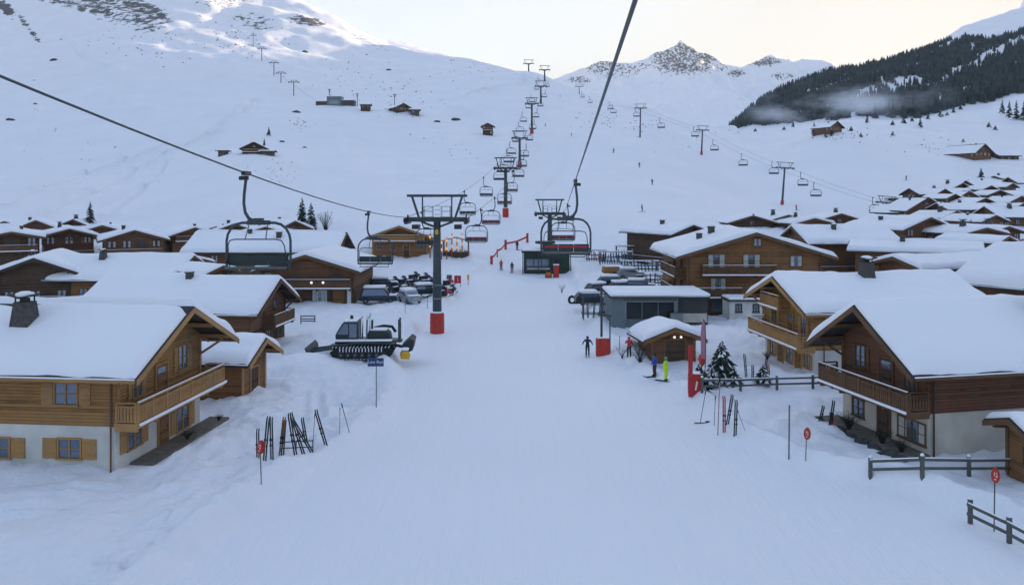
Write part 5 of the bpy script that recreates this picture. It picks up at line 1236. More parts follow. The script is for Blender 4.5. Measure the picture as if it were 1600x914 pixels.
for i, (u, v, lb) in enumerate(((1003,331,'tiny dark skier low on the wide slope, left of the dark barn like chalet'),(1019,289,'tiny dark skier on the slope, middle of the three in a slanting row'),(999,262,'tiny dark skier on the slope, upper of the slanting row'),(959,239,'tiny dark skier on the slope, right of the thick rising cable'),(893,214,'tiny skier near the faint winding track, left of the thick rising cable'),(852,198,'tiny skier right of the third pylon of the middle lift'),(875,152,'tiny skier high up under the rocky col'),(1244,329,'tiny person in red right of the orange footed pylon'),(1398,321,'tiny dark skier by the lowest right hand pylon'),(1416,282,'tiny skier crossing the slope left of the hamlet'))):
    p = hit(u, v, 120, 900); col = ('jacket_red' if i == 7 else 'jacket_navy')
    person(lb, p, rng.uniform(0,360), {'lk':(.13,-.12,.50),'rk':(-.13,-.12,.50)}, (col,col,'trouser_dark','black_rubber'), 1.85, group='distant skiers on the slope')
# ------------------------------------------------------------------ skis stuck in the snow
def skipair(label, base, top, mat, det=True, wid=.075, group='skis and poles stuck in the snow', cat='skis', name='ski_pair'):
    t = thing(name, label, cat, base, 0, group); d = Vector(top)-Vector(base)
    side = d.cross(Vector((0,1,0))).normalized()
    for s in (-1, 1):
        o = side*s*.055
        m = MB(); a = o-d*.06; b = o+d*.90; c = o+d*.97+Vector((0,.05,0)); e = o+d+Vector((0,.12,0))
        m.beam(a, b, wid, .022, (0,1,0)); m.beam(b, c, wid*.95, .02, (0,1,0)); m.beam(c, e, wid*.7, .018, (0,1,0))
        k = m.build('ski', mat, t)
        n = MB(); c = o+d*.40+Vector((0,-.05,0)); n.beam(c-d*.085, c-d*.045, wid*.9, .09, (0,1,0)); n.beam(c+d*.05, c+d*.10, wid*.95, .11, (0,1,0)); n.build('binding', 'black_rubber', k)
    return t
def skipole(label, base, top, mat='steel', r=.014, group='skis and poles stuck in the snow', cat='ski pole', name='ski_pole'):
    t = thing(name, label, cat, base, 0, group); d = Vector(top)-Vector(base)
    m = MB(); m.tube([-d*.06, d*.86], r, 6); m.build('shaft', mat, t)
    m = MB(); m.tube([d*.86, d], r*1.7, 6); m.build('grip', 'black_rubber', t)
    return t
def sk(label, ub, vb, ut, vt, mat, pole=False, dy=0, **kw):
    b = at(ub, vb); Y = b.y+dy; return (skipole if pole else skipair)(label, b, P(ut, vt, Y), mat, **kw)
sk('single narrow blue grey ski pair, leftmost behind the red marker sign', 403, 716, 402.6, 670, 'navy_body', wid=.07)
sk('dark ski pair leaning left, second from the red marker sign', 413.5, 719, 419, 651, 'dark_paint')
sk('dark ski pair standing upright, third from the red marker sign', 425, 717, 423.5, 652, 'seat_pad')
sk('ski pair with orange brown tips, left end of the low rack', 438, 711, 444, 652, 'honey_dark')
sk('dark green ski pair leaning beside the orange tipped one', 441.5, 709, 445, 657, 'green_dark', dy=.2)
sk('tall dark ski pair leaning right, middle of the low rack', 461.5, 709, 451.5, 646, 'dark_paint')
sk('dark ski pair with crossed tip, behind the tall one on the low rack', 474, 709, 454, 645, 'seat_pad', dy=.3)
sk('longest slanting ski pair, right end of the low rack', 487, 706, 456, 653, 'navy_body', dy=.2)
sk('short upright dark skis behind the slanting pair', 479, 692, 472, 653, 'green_dark')
sk('slanting dark ski pair with two big bindings, right of the low rack', 509, 695, 493, 640, 'dark_paint')
sk('thin pole left of the slanting pair with two big bindings', 489, 699, 492, 646, 'steel', True)
sk('thin left pole of the crossed pair near the piste edge', 530.5, 678, 531.3, 636, 'steel', True)
sk('slanting right pole of the crossed pair near the piste edge', 546, 676, 533.5, 630, 'steel', True, r=.02)
sk('leaning dark pole beside a ski lying in the snow, near the red box', 1094, 661, 1103, 609, 'steel', True, r=.02)
sk('short thin dark pole between the leaning one and the pink pole', 1116, 665, 1118, 618, 'steel', True, r=.018)
sk('pink bamboo pole left of the red skis', 1121.5, 680, 1125, 584, 'pink_cloth', True, r=.03)
sk('red and orange ski pair standing upright, right of the pink pole', 1131.5, 676, 1131.5, 619, 'red_paint')
sk('dark ski pair leaning right, between the red skis and the green skis', 1136.5, 663, 1144.5, 617, 'dark_paint')
sk('green ski pair standing upright, rightmost of the group by the fence', 1148.5, 681, 1150.5, 625, 'green_dark')
sk('thin slanting pole right of the green skis', 1164, 673, 1152, 640, 'steel', True)
sk('dark ski pair leaning in front of the dark brown gable', 1281, 658, 1287, 634, 'green_dark')
sk('dark navy ski pair leaning by the dark brown gable', 1297, 664, 1303, 626, 'navy_body')
sk('red ski pair low beside the dark brown gable', 1299, 663, 1299, 645, 'red_paint', wid=.12)
sk('single dark post like ski behind the fence, left one', 1166, 589, 1163, 553, 'dark_paint', wid=.07)
sk('short dark ski behind the fence, right of the single one', 1176, 590, 1176, 571, 'dark_paint', wid=.07)
sk('dark ski pair behind the fence before the white based honey chalet', 1194, 589, 1198, 561, 'dark_paint')
sk('red tipped ski pair behind the fence before the white based honey chalet', 1201, 590, 1200, 569, 'red_paint')
b = at(1100, 661); t = thing('lying_ski', 'dark ski lying flat in the snow under the leaning pole', 'ski', b, 0); m = MB(); m.bb(-.6,.9,-.05,.05,.0,.035); m.build('ski', 'dark_paint', t); m = MB(); m.bb(.1,.35,-.06,.06,.036,.12); m.build('binding', 'black_rubber', t)
p0 = at(436, 709); p1 = at(487, 707)
t = thing('ski_rack', 'low dark ski rack with two bars holding the leaning skis', 'ski rack', p0, 0)
dd = p1-p0
for zz, n_ in ((.22,'bar'),(.55,'bar')): 
    m = MB(); m.tube([Vector((0,.25,zz)), dd+Vector((0,.25,zz))], .03, 6); m.build(n_, 'steel', t)
for f in (0,.5,1):
    m = MB(); q = dd*f; m.tube([q+Vector((0,.25,-.3)), q+Vector((0,.25,.6))], .03, 6); m.build('post', 'steel', t)
# ------------------------------------------------------------------ signs and marker poles
b = at(588, 636); ztop = Z(559, b.y)
t = thing('piste_sign', 'dark blue rectangular piste sign on a thin pole, reading Low Run', 'sign', b); h = ztop-b.z
m = MB(); m.tube([(0,0,-.3),(0,0,h)], .035, 8); m.build('pole', 'galvanised', t)
wS = 25*b.y/1250; hS = 13*b.y/1250
m = MB(); m.bb(-wS/2-.03,wS/2-.03,-.09,-.05,h-hS,h); pn = m.build('panel', 'blue_sign', t, bevel=.01)
fc = bpy.data.curves.new('lettering', 'FONT'); fc.body = 'Low Run'; fc.size = .27; fc.align_x = 'CENTER'; fc.align_y = 'CENTER'; fc.extrude = .004; fc.materials.append(MAT['white_paint'])
fo = bpy.data.objects.new('lettering', fc); COL.objects.link(fo); lm = bpy.data.meshes.new_from_object(fo.evaluated_get(bpy.context.evaluated_depsgraph_get())); bpy.data.objects.remove(fo); fo = bpy.data.objects.new('lettering', lm); COL.objects.link(fo); fo.parent = pn; fo.location = (-.03,-.094,h-hS*.48); fo.rotation_euler = (R(90),0,0)
def marker(label, ub, vb, vt, ud=0, s=1.0, two=True):
    b = at(ub, vb); h = Z(vt, b.y)-b.z; lean = ud*b.y/1250
    t = thing('marker_sign', label, 'marker sign', b, 0, 'red piste marker signs')
    m = MB(); m.tube([(0,0,-.3),(lean,0,h-.1)], .024, 8); m.build('pole', 'brown_dark', t)
    r = .20*s
    for i in range(2 if two else 1):
        m = MB(); m.lathe((0,0,0), [(.01,-.012),(r*.98,-.012),(r,.0),(r*.98,.012),(.01,.012)], 20)
        d = m.build('disc', 'red_pad', t); d.location = (lean+(.05*i), -.05+.06*i, h-r*1.5); d.rotation_euler = (R(82), R(0), R(-28+30*i)); d.scale = (.85,1.55,1)
        n = MB()
        for dx, dz, ww, hh in ((-.05,.04,.03,.10),(.03,.06,.05,.03),(.03,-.03,.05,.03),(.06,.0,.02,.08),(-.02,-.10,.08,.025)): n.bb(dx*s-ww/2*s, dx*s+ww/2*s, dz*s-hh/2*s, dz*s+hh/2*s, .0125, .016)
        n.build('mark', 'white_paint', d)
    return t
marker('red marker sign on a thin pole, in front of the leftmost skis', 408.5, 757, 688, -2)
marker('red marker sign standing in snow left of the dark brown chalet', 1258.5, 720, 668, 2)
marker('red marker sign leaning behind the corner fence, lower right', 1553, 830, 731, 1.5, 1.0)
b = at(1232.5, 718); t = thing('marker_pole', 'plain dark grey pole standing in the snow left of the red marker sign', 'pole', b); h = Z(634, b.y)-b.z
m = MB(); m.tube([(0,0,-.3),(.03,0,h)], .04, 8); m.build('shaft', 'grey_post', t); m = MB(); m.lathe((.03,0,h), [(.042,0),(.03,.04),(.005,.05)], 8); m.build('cap', 'dark_paint', t)
for u, v, vt, lb in ((605,455,437,'thin bare stick in snow below the big dark chalet with two lamps'),(1039,563,538,'thin stake left of the wooden kiosk'),(968,547,525,'thin grey stake between red padded post and red jacket'),(668,483,462,'thin stake just left of the nearest pylon pole'),(633,488,470,'thin stake on the snow behind the groomer')):
    b = at(u, v); m = MB(); m.tube([(0,0,-.2),(.02,0,Z(vt,b.y)-b.z)], .03, 6); o = m.build('stake', 'brown_dark'); o.location = b; tag(o, lb, 'stake', 'stakes in the snow')
# ------------------------------------------------------------------ fences
def fence(label, pts, hs=1.0, rails=(.42,.82), post=.16, rw=.13, group='grey timber rail fences', ext=()):
    P0 = [Vector((p[0], p[1], gz(p[0], p[1]))) for p in pts]
    t = thing('rail_fence', label, 'fence', P0[0], 0, group)
    for i, p in enumerate(P0):
        q = p-P0[0]; m = MB(); m.bb(q.x-post/2,q.x+post/2,q.y-post/2,q.y+post/2,q.z-.4,q.z+hs); m.build('post', 'grey_post', t, bevel=.012)
        m = MB(); m.lathe((q.x,q.y,q.z+hs+.002), [(post*.62,0),(post*.55,.06),(post*.3,.11),(.005,.12)], 8); m.build('post_snow', 'snow_small', t, smooth=True)
    for a, b in zip(P0[:-1], P0[1:]):
        d = (b-a).normalized(); n = Vector((-d.y,d.x,0)); 
        if n.y > 0: n = -n
        for z in rails:
            m = MB(); a2 = a-P0[0]+n*(post/2+.03)+Vector((0,0,z))-d*.05; b2 = b-P0[0]+n*(post/2+.03)+Vector((0,0,z))-d*.06; m.beam(a2, b2, .05, rw); m.build('rail', 'grey_post', t)
        m = MB(); a2 = a2+Vector((0,0,rw/2+.025)); b2 = b2+Vector((0,0,rw/2+.025)); m.beam(a2+d*.06, b2-d*.06, .07, .045); m.build('rail_snow', 'snow_small', t, bevel=.015)
    return t
def g2(u, v): p = at(u, v); return (p.x, p.y)
fence('long grey rail fence from the red box towards the dark brown chalet', [g2(1097,613),g2(1157,611),g2(1214,609),g2(1270,608),g2(1300,607)], 1.0)
fence('snow topped grey rail fence in front of the cream plaster wall', [g2(1360,747),g2(1441,745),g2(1514,744),g2(1592,743),g2(1680,742)], .98)
fence('corner rail fence running off the lower right edge', [g2(1516,818),g2(1577,848),g2(1640,884)], 1.05)
# ------------------------------------------------------------------ red padded posts, banners
b = at(942, 554); t = thing('lift_gate_post', 'double grey post with red padded foot and short arm, beside the navy skier', 'post', b); h = Z(450,b.y)-b.z
for dx in (-.12,.62): 
    m = MB(); m.tube([(dx,0,-.3),(dx,0,h-(.0 if dx < 0 else 2.4))], .11 if dx < 0 else .06, 10); m.build('post', 'steel', t)
m = MB(); m.beam((-.25,0,h-2.4),(.75,0,h-2.4),.18,.16); m.beam((-1.2,0,h),(-.12,0,h),.10,.10); m.build('arm', 'yellow_paint' if 0 else 'steel', t)
m = MB(); m.bb(-.6,.6,-.45,.45,-.2,1.45); m.build('crash_pad', 'red_pad', t, bevel=.10)
m = MB(); m.bb(-.55,.55,-.4,.4,1.455,1.56); m.build('pad_snow', 'snow_small', t, bevel=.05)
b = at(1085, 613); t = thing('padded_box', 'red padded box with tall red banner strip at the end of the fence', 'padded box', b)
m = MB(); m.bb(-.38,.42,-.4,.4,-.2,1.3); m.build('pad', 'red_pad', t, bevel=.07); m = MB(); m.bb(-.34,.38,-.35,.35,1.303,1.38); m.build('pad_snow', 'snow_small', t, bevel=.035)
m = MB(); m.bb(-.52,-.22,-.50,-.42,-.2,3.3); m.build('banner', 'red_paint', t, bevel=.02)
m = MB(); m.beam((-.02,-.412,.25),(.10,-.412,.85),.012,.1,(1,0,0)); m.build('mark', 'white_paint', t)
b = at(1101, 600); t = thing('feather_flag', 'faded pink feather flag on a dark pole in front of the little fir', 'flag', b); h = Z(499,b.y)-b.z
m = MB(); m.tube([(0.0,0,-.2),(.08,0,h*.6),(.04,0,h*.95),(-.1,0,h)], .035, 6); m.build('pole', 'dark_paint', t)
m = MB(); pr_ = [(.04,h*.38),(.06,h*.62),(.04,h*.93),(-.08,h*.995),(-.22,h*.93),(-.30,h*.75),(-.26,h*.38)]; m.prism(pr_, 'y', -.012, .012); m.build('flag_cloth', 'pink_cloth', t)
b = at(1096, 598); t = thing('red_streamer', 'small red streamer bow on a post beside the pink feather flag', 'streamer', b)
m = MB(); m.tube([(0,0,-.2),(0,0,2.6)], .05, 6); m.build('post', 'dark_paint', t)
m = MB(); m.lathe((0.02,-.1,1.2), [(.02,0),(.2,.25),(.3,.6),(.18,.9),(.02,1.0)], 7); m.build('bow', 'red_pad', t)
# wooden kiosk
def gk(u,v): return at(u,v)
b = at(1052, 565); kz = b.z
K = chalet('small wooden kiosk with two round lamps and snow heap on its roof, beside the piste', b.x, b.y, -82, 3.9, 3.6, kz+2.75, kz+1.75, ov=.75, ovg=.6, z0=kz, wall='brown', trim='honey_dark', det=2, T=.42, seed=120, doors=[('g',.15,.05,1.7,1.75,'brown_dark')], name='kiosk', cat='kiosk', group=None)
for dy in (.05,.62):
    m = MB(); m.lathe((.16,dy,1.95), [(.01,0),(.08,.03),(.11,.10),(.08,.18),(.01,.21)], 10); m.build('lamp', 'lamp_warm', K, smooth=True)
# glass fronted building
b = at(957, 502); bx = X(955, 84); gz0 = Z(502, 84)
t = thing('glass_front_building', 'modern grey building with wide dark window and thick snow on its flat roof', 'building', (bx, 84, gz0), 0)
Wb = X(1055,84)-bx; Wt = X(1108,84)-bx; Hb = Z(466,84)-gz0
m = MB(); m.bb(0,1.45,0,7,-1,Hb); m.bb(1.453,6.75,0.25,7,-1,.12); m.bb(6.753,Wb+.3,0,7,-1,Hb); m.bb(1.453,6.75,2.0,7,.123,Hb); m.bb(1.453,6.75,.2,2.0,Hb-.28,Hb); m.build('wall', 'grey_cladding', t)
m = MB(); m.bb(Wb+.303,Wt,.6,7,-1,Hb-.1); m.build('annex', 'dark_cladding', t); m = MB(); m.bb(Wb+.32,Wt-.1,.5,.597,-.2,.75); m.build('annex_base', 'plaster_warm', t)
m = MB(); m.bb(1.5,6.7,.40,.46,.13,Hb-.3); m.build('pane', 'glass_dark', t)
m = MB()
for x in (1.46,6.62): m.bb(x,x+.14,.02,.39,.123,Hb-.282)
m.bb(1.61,6.61,.02,.39,Hb-.42,Hb-.283); m.bb(1.61,6.61,.02,.39,.123,.2)
for x in (3.25,4.95): m.bb(x,x+.06,.3,.39,.21,Hb-.43)
m.build('window_frame', 'galvanised', t)
for i, (x, w_, h_) in enumerate(((2.1,.8,.5),(3.5,.6,.7),(5.0,.5,.6))):
    m = MB(); m.bb(x,x+w_,.9,1.4,.26,.26+h_); m.bb(x-.1,x+w_+.1,.85,1.45,.262+h_,.30+h_); m.build('display_table', 'steel_light', t)
m = MB(); m.bb(-.2,Wb+.5,-.35,7.2,Hb+.003,Hb+.16); m.bb(Wb+.51,Wt+.2,.3,7.2,Hb-.097,Hb+.06); m.build('roof', 'dark_cladding', t)
m = MB(); m.bb(-.18,Wt+.1,-.33,7.1,Hb+.165,Hb+.55); m.build('roof_snow', 'snow_roof', t, bevel=.16)
m = MB(); m.bb(Wb-.6,Wb+.7,-.6,-.05,-.5,.9); m.build('screen_wall', 'galvanised', t)
b2 = at(1162, 494); t = thing('white_outbuilding', 'low white plaster outbuilding with two small dark windows, below the very large brown chalet', 'outbuilding', (X(1140,88),88,Z(496,88)), 0)
m = MB(); m.bb(0,3.6,0,3,-1,1.75); m.build('wall', 'plaster', t); m = MB(); m.bb(-.15,3.75,-.2,3.1,1.753,1.9); m.build('roof', 'dark_trim', t); m = MB(); m.bb(-.1,3.7,-.15,3,1.903,2.2); m.build('roof_snow', 'snow_roof', t, bevel=.1)
for x in (1.0,2.9): window(t, Matrix.Translation((x,0,1.0)) @ Matrix(((1,0,0,0),(0,-1,0,0),(0,0,1,0),(0,0,0,1))), .5, .75, 'dark_trim', 1)
# ------------------------------------------------------------------ snow groomer
b = at(565, 556); t = thing('snow_groomer', 'parked dark snow groomer with front blade, tracked and dusted with snow', 'snow groomer', (X(569,b.y), b.y, b.z), 2)
for sy in (-1.35, 1.0):
    m = MB(); prof = [(-2.55,.55),(-2.35,.25),(-1.7,.06),(1.9,.06),(2.45,.3),(2.65,.62),(2.3,.95),(-2.1,.95)]
    m.prism(prof, 'y', sy-.35, sy+.35); tr = m.build('track', 'black_rubber', t)
    for i in range(7):
        w_ = MB(); x = -1.65+i*.58; w_.tube([(x,sy-.40,.36),(x,sy-.355,.36)], .24, 12); k = w_.build('road_wheel', 'dark_paint', tr)
        w_ = MB(); w_.tube([(x,sy-.44,.36),(x,sy-.402,.36)], .10, 8); w_.build('hub', 'steel_light', k)
    m = MB()
    for i in range(17):
        x = -2.3+i*.285; m.bb(x-.035,x+.035,sy-.40,sy+.40,.952,1.06); m.bb(x-.035,x+.035,sy-.42,sy+.40,-.01,.058)
    for i in range(14): m.bb(-1.75+i*.26,-1.69+i*.26,sy-.42,sy-.353,.62,.94)
    m.build('cleats', 'snow_small', tr)
m = MB(); m.prism([(-2.6,.75),(2.6,.75),(2.75,1.35),(-.2,1.45),(-2.2,1.35)], 'y', -1.0, .65); m.build('chassis', 'dark_paint', t)
m = MB(); m.prism([(-2.5,1.1),(.1,1.32),(2.7,1.22),(2.7,1.30),(.1,1.46),(-2.5,1.2)], 'y', -1.85,-1.003); m.build('fender', 'steel', t)
m = MB(); m.bb(-2.2,2.5,-1.8,-1.1,1.47,1.56); m.build('fender_snow', 'snow_small', t, bevel=.04)
m = MB(); m.prism([(-2.15,1.40),(-.35,1.46),(-.35,2.95),(-1.55,2.95),(-2.2,1.9)], 'y', -1.15, .8); cb = m.build('cab', 'dark_paint', t, bevel=.05)
m = MB(); m.add([(-2.14,-1.0,1.98),(-1.60,-1.0,2.83),(-1.60,.65,2.83),(-2.14,.65,1.98)], [(0,1,2,3)]); q = m.build('windscreen', 'glass', cb); q.location.x = -.05
m = MB(); m.prism([(-2.05,1.95),(-1.15,1.95),(-1.15,2.83),(-1.5,2.83)], 'y', -1.175,-1.152); m.prism([(-1.05,1.7),(-.45,1.7),(-.45,2.83),(-1.05,2.83)], 'y', -1.175,-1.152); m.build('side_window', 'glass', cb)
m = MB()
for y in (-.5,.2): m.bb(-1.2,-.75,y-.22,y+.22,2.0,2.55)
m.build('cab_snow', 'snow_small', cb); bpy.data.objects.remove(bpy.data.objects['cab_snow'])
m = MB(); m.bb(-1.5,-.4,-1.1,.75,2.96,3.1); m.build('cab_snow', 'snow_small', cb, bevel=.06)
m = MB(); m.lathe((-1.0,-.2,3.1), [(.14,0),(.14,.2),(.08,.3)], 10); m.build('beacon', 'green_dark', cb)
for x in (-.25,.35):
    m = MB(); m.tube([(x,-1.05,1.45),(x+.05,-1.05,3.15),(x+.05,.7,3.15),(x,.7,1.45)], .07, 8); m.build('roll_bar', 'steel_light', t)
for y in (-1.05,.7):
    m = MB(); m.tube([(.35,y,3.15),(.45,y,3.45)], .10, 8); m.build('work_light', 'white_paint', t)
m = MB(); m.prism([(.2,1.46),(2.3,1.36),(2.2,1.95),(1.9,2.15),(.5,2.2)], 'y', -.85,.55); m.build('engine_hood', 'seat_pad', t, bevel=.05)
m = MB(); m.bb(.55,2.0,-.8,.5,2.17,2.32); m.build('hood_snow', 'snow_small', t, bevel=.07)
m = MB(); m.tube([(.75,-.6,2.1),(.75,-.6,3.05)], .09, 8); m.build('exhaust', 'dark_paint', t)
m = MB(); m.tube([(.8,.3,2.25),(1.6,.3,2.42),(2.3,.3,2.35),(2.6,.3,1.9)], .12, 8); m.build('hose', 'black_rubber', t)
m = MB(); m.bb(2.9,3.05,-.75,-.65,1.2,3.1); m.bb(2.9,3.05,.25,.35,1.2,3.1); m.beam((2.97,-.75,2.9),(2.97,.35,2.9),.12,.12); m.beam((2.97,-.7,2.2),(2.97,.3,2.2),.1,.1); m.beam((2.4,-.3,1.3),(3.2,-.3,1.3),.8,.16); m.build('winch_frame', 'steel', t)
m = MB(); m.prism([(-4.55,.0),(-4.35,-.02),(-4.15,.35),(-4.2,.75),(-4.4,1.0),(-4.5,1.0),(-4.34,.62),(-4.4,.3)], 'y', -2.1, 1.8); m.build('blade', 'seat_pad', t)
for y in (-.8,.45):
    m = MB(); m.beam((-4.2,y,.5),(-2.4,y,.75),.16,.2); m.build('push_arm', 'steel', t)
m = MB(); m.tube([(3.5,-2.0,.42),(3.5,1.7,.42)], .32, 12); m.beam((2.6,-.2,.9),(3.5,-.2,.7),.3,.2); m.build('tiller', 'dark_paint', t)
m = MB(); m.prism([(3.15,.85),(3.9,1.55),(4.25,1.35),(4.1,.55),(3.6,.35)], 'y', -.9, 1.4); m.build('tiller_flap', 'seat_pad', t)
m = MB(); m.prism([(3.25,.12),(3.95,.05),(4.05,.45),(3.85,.72),(3.4,.7),(3.22,.45)], 'y', -2.12,-2.003); m.build('end_guard', 'yellow_paint', t)
m = MB(); m.bb(3.3,3.9,-2.1,-1.5,.74,.95); m.build('guard_snow', 'snow_small', t, bevel=.08)
b = at(481, 505); t = thing('snow_barrier', 'small dark barrier bench half buried on the snow bank behind the groomer', 'barrier', b)
for x in (-.75,.75):
    m = MB(); m.bb(x-.05,x+.05,-.05,.05,-.3,.85); m.build('post', 'grey_post', t)
for z in (.75,.45,.22): 
    m = MB(); m.bb(-.70,.70,-.03,.03,z-.06,z+.06); m.build('rail', 'grey_post', t)
# ------------------------------------------------------------------ parked vehicles
def snowmobile(label, pos, yaw, mat, group='parked snowmobiles'):
    t = thing('snowmobile', label, 'snowmobile', pos, yaw, group)
    m = MB(); m.prism([(-1.35,.12),(.35,.08),(.55,.3),(.2,.48),(-1.3,.5)], 'y', -.22,.22); m.build('track', 'black_rubber', t)
    m = MB(); m.prism([(-1.35,.52),(.1,.52),(.15,.72),(-.6,.82),(-1.4,.78)], 'y', -.2,.2); m.build('seat', 'black_rubber', t, bevel=.04)
    m = MB(); m.prism([(-.1,.4),(1.2,.35),(1.3,.5),(.75,.85),(.15,.95)], 'y', -.38,.38); m.build('cowl', mat, t, bevel=.06)
    m = MB(); m.prism([(.25,.95),(.55,.9),(.2,1.25),(.12,1.25)], 'y', -.25,.25); m.build('windshield', 'glass', t)
    m = MB(); m.tube([(.05,-.4,1.08),(.1,0,1.0),(.05,.4,1.08)], .03, 6); m.build('handlebar', 'dark_paint', t)
    for s in (-1,1):
        m = MB(); m.tube([(.3,s*.48,.06),(1.2,s*.48,.06),(1.42,s*.48,.2)], .06, 6); m.beam((.8,s*.45,.1),(.75,s*.25,.45),.06,.06); m.build('ski', 'dark_paint', t)
    m = MB(); m.bb(-1.3,-.1,-.2,.2,.81,.90); m.build('snow', 'snow_small', t, bevel=.04)
    return t
def car(label, pos, yaw, mat, L=4.2, van=False, group='parked cars under snow'):
    t = thing('parked_car', label, 'car', pos, yaw, group); h = 1.95 if van else 1.5
    body = [(-L/2,.35),(L/2,.35),(L/2,.75),(L/2-.15,.92),(L/2-1.0,1.0),(L/2-1.6,h),(-L/2+.5,h),(-L/2+.08,1.0),(-L/2,.8)]
    m = MB(); m.prism(body, 'y', -.85,.85); bd = m.build('body', mat, t, bevel=.07)
    for s in (-1,1):
        m = MB(); m.prism([(L/2-1.15,1.02),(L/2-1.66,h-.1),(-L/2+.62,h-.1),(-L/2+.3,1.02)], 'y', s*.852, s*.86); m.build('window', 'glass', t)
        for x in (-L/2+.8, L/2-.85):
            m = MB(); m.tube([(x,s*.70,.33),(x,s*.88,.33)], .33, 14); w_ = m.build('wheel', 'black_rubber', t); m = MB(); m.tube([(x,s*.881,.33),(x,s*.89,.33)], .18, 10); m.build('rim', 'steel_light', w_)
        m = MB(); m.bb(L/2-.05,L/2+.01,s*.6-.16,s*.6+.16,.62,.78); m.build('headlight', 'galvanised', t)
        m = MB(); m.bb(-L/2-.01,-L/2+.05,s*.68-.1,s*.68+.1,.7,.95); m.build('tail_light', 'red_paint', t)
    m = MB(); m.add([(L/2-1.06,-.7,1.05),(L/2-1.58,-.7,h-.08),(L/2-1.58,.7,h-.08),(L/2-1.06,.7,1.05)], [(0,1,2,3)]); q = m.build('windscreen', 'glass', t); q.location.x = .06
    m = MB(); m.bb(-L/2+.5,L/2-1.55,-.78,.78,h+.0,h+.32); m.build('roof_snow', 'snow_small', bd, bevel=.09)
    m = MB(); m.bb(L/2-1.1,L/2-.1,-.75,.75,.99,1.12); m.build('hood_snow', 'snow_small', bd, bevel=.06)
    return t
car('dark van with snowy roof and pale stripe, left end of the vehicle park', at(592,474), 3, 'navy_body', 4.8, True)
car('silver hatchback under snow seen from behind, beside the red machine', at(640,473), -60, 'silver_body', 4.0)
car('dark car behind the silver hatchback, close to the nearest pylon', at(668,463), 20, 'dark_paint', 4.2)
car('dark snow covered car in the far row by the brown chalet wall', at(572,452), 12, 'green_dark', 4.2)
for i, (u, v, yw, mt, lb) in enumerate(((613,470,70,'red_paint','red snowmobile between dark van and silver hatchback'),(694,464,60,'red_paint','bright red snowmobile right of the nearest pylon'),(706,459,80,'dark_paint','dark snowmobile at the right end, next to the red one'),(658,452,40,'dark_paint','dark snowmobile in the back row, left of the nearest pylon'),(645,446,60,'navy_body','navy snowmobile in the back row behind the silver hatchback'),(630,444,75,'dark_paint','dark snowmobile in the back row, third from the nearest pylon'),(616,445,70,'green_dark','green black snowmobile in the back row above the dark van'),(602,446,75,'dark_paint','leftmost dark snowmobile of the back row'),(672,446,30,'dark_paint','dark snowmobile close behind the nearest pylon pole'),(700,447,70,'jacket_red','dull red snowmobile under the black and white board'),(562,468,60,'dark_paint','dark snowmobile beside the chalet door with two lamps'))):
    snowmobile(lb, at(u, v), yw, mt)
for i, (u, v, yw, mt, lb) in enumerate(((583,462,75,'dark_paint','dark snowmobile squeezed left behind the dark van'),(652,467,80,'navy_body','navy snowmobile right beside the silver hatchback'),(636,455,65,'dark_paint','dark snowmobile directly behind the silver hatchback roof'),(622,457,70,'dark_paint','dark snowmobile behind the red snowmobile'),(606,459,72,'seat_pad','grey black snowmobile behind the dark van roof'),(590,446,70,'dark_paint','dark snowmobile at the far left of the back row'),(686,458,60,'dark_paint','dark snowmobile touching the left side of the nearest pylon'),(664,439,60,'dark_paint','farthest dark snowmobile up the slope, left of the nearest pylon'),(648,437,60,'seat_pad','second farthest snowmobile up the slope, left of the nearest pylon'))):
    snowmobile(lb, at(u, v), yw, mt)
car('dark hatchback with snow on top, behind the row of snowmobiles', at(600,452), 10, 'dark_paint', 4.0)
def board(label, u, v, vt, w_, mat, mk, cat='sign board'):
    b = at(u, v); hh = (v-vt)*b.y/1250; t = thing('sign_board', label, cat, b, 0, 'sign boards by the vehicle park')
    m = MB(); m.bb(-w_/2,w_/2,-.03,.03,hh*.25,hh); m.build('panel', mat, t); m = MB()
    for s in (-1,1): m.bb(s*w_*.42-.03,s*w_*.42+.03,.031,.08,-.2,hh*.95)
    m.build('posts', 'dark_paint', t); m = MB()
    for p in mk: m.bb(p[0]-p[2]/2,p[0]+p[2]/2,-.042,-.033,hh*p[1]-p[3]/2,hh*p[1]+p[3]/2)
    m.build('mark', 'white_paint', t)
board('dark red square board with white mark, right of the nearest pylon', 715, 447, 431, 1.0, 'red_paint', [(0,.7,.08,.3),(.05,.5,.2,.08)])
board('black and white board left of the dark red square board', 702, 444, 430, .75, 'dark_paint', [(-.1,.8,.3,.12),(.12,.55,.25,.12),(-.1,.4,.15,.1)])
b = at(731.5, 446); t = thing('guide_post', 'slim yellow topped guide post on the piste edge, right of the red board', 'post', b); m = MB(); m.tube([(0,0,-.2),(0,0,.75)], .06, 8); m.build('shaft', 'pink_cloth', t); m = MB(); m.lathe((0,0,.75), [(.08,0),(.16,.2),(.16,.7),(.06,.95)], 8); m.build('marker_head', 'yellow_paint', t)
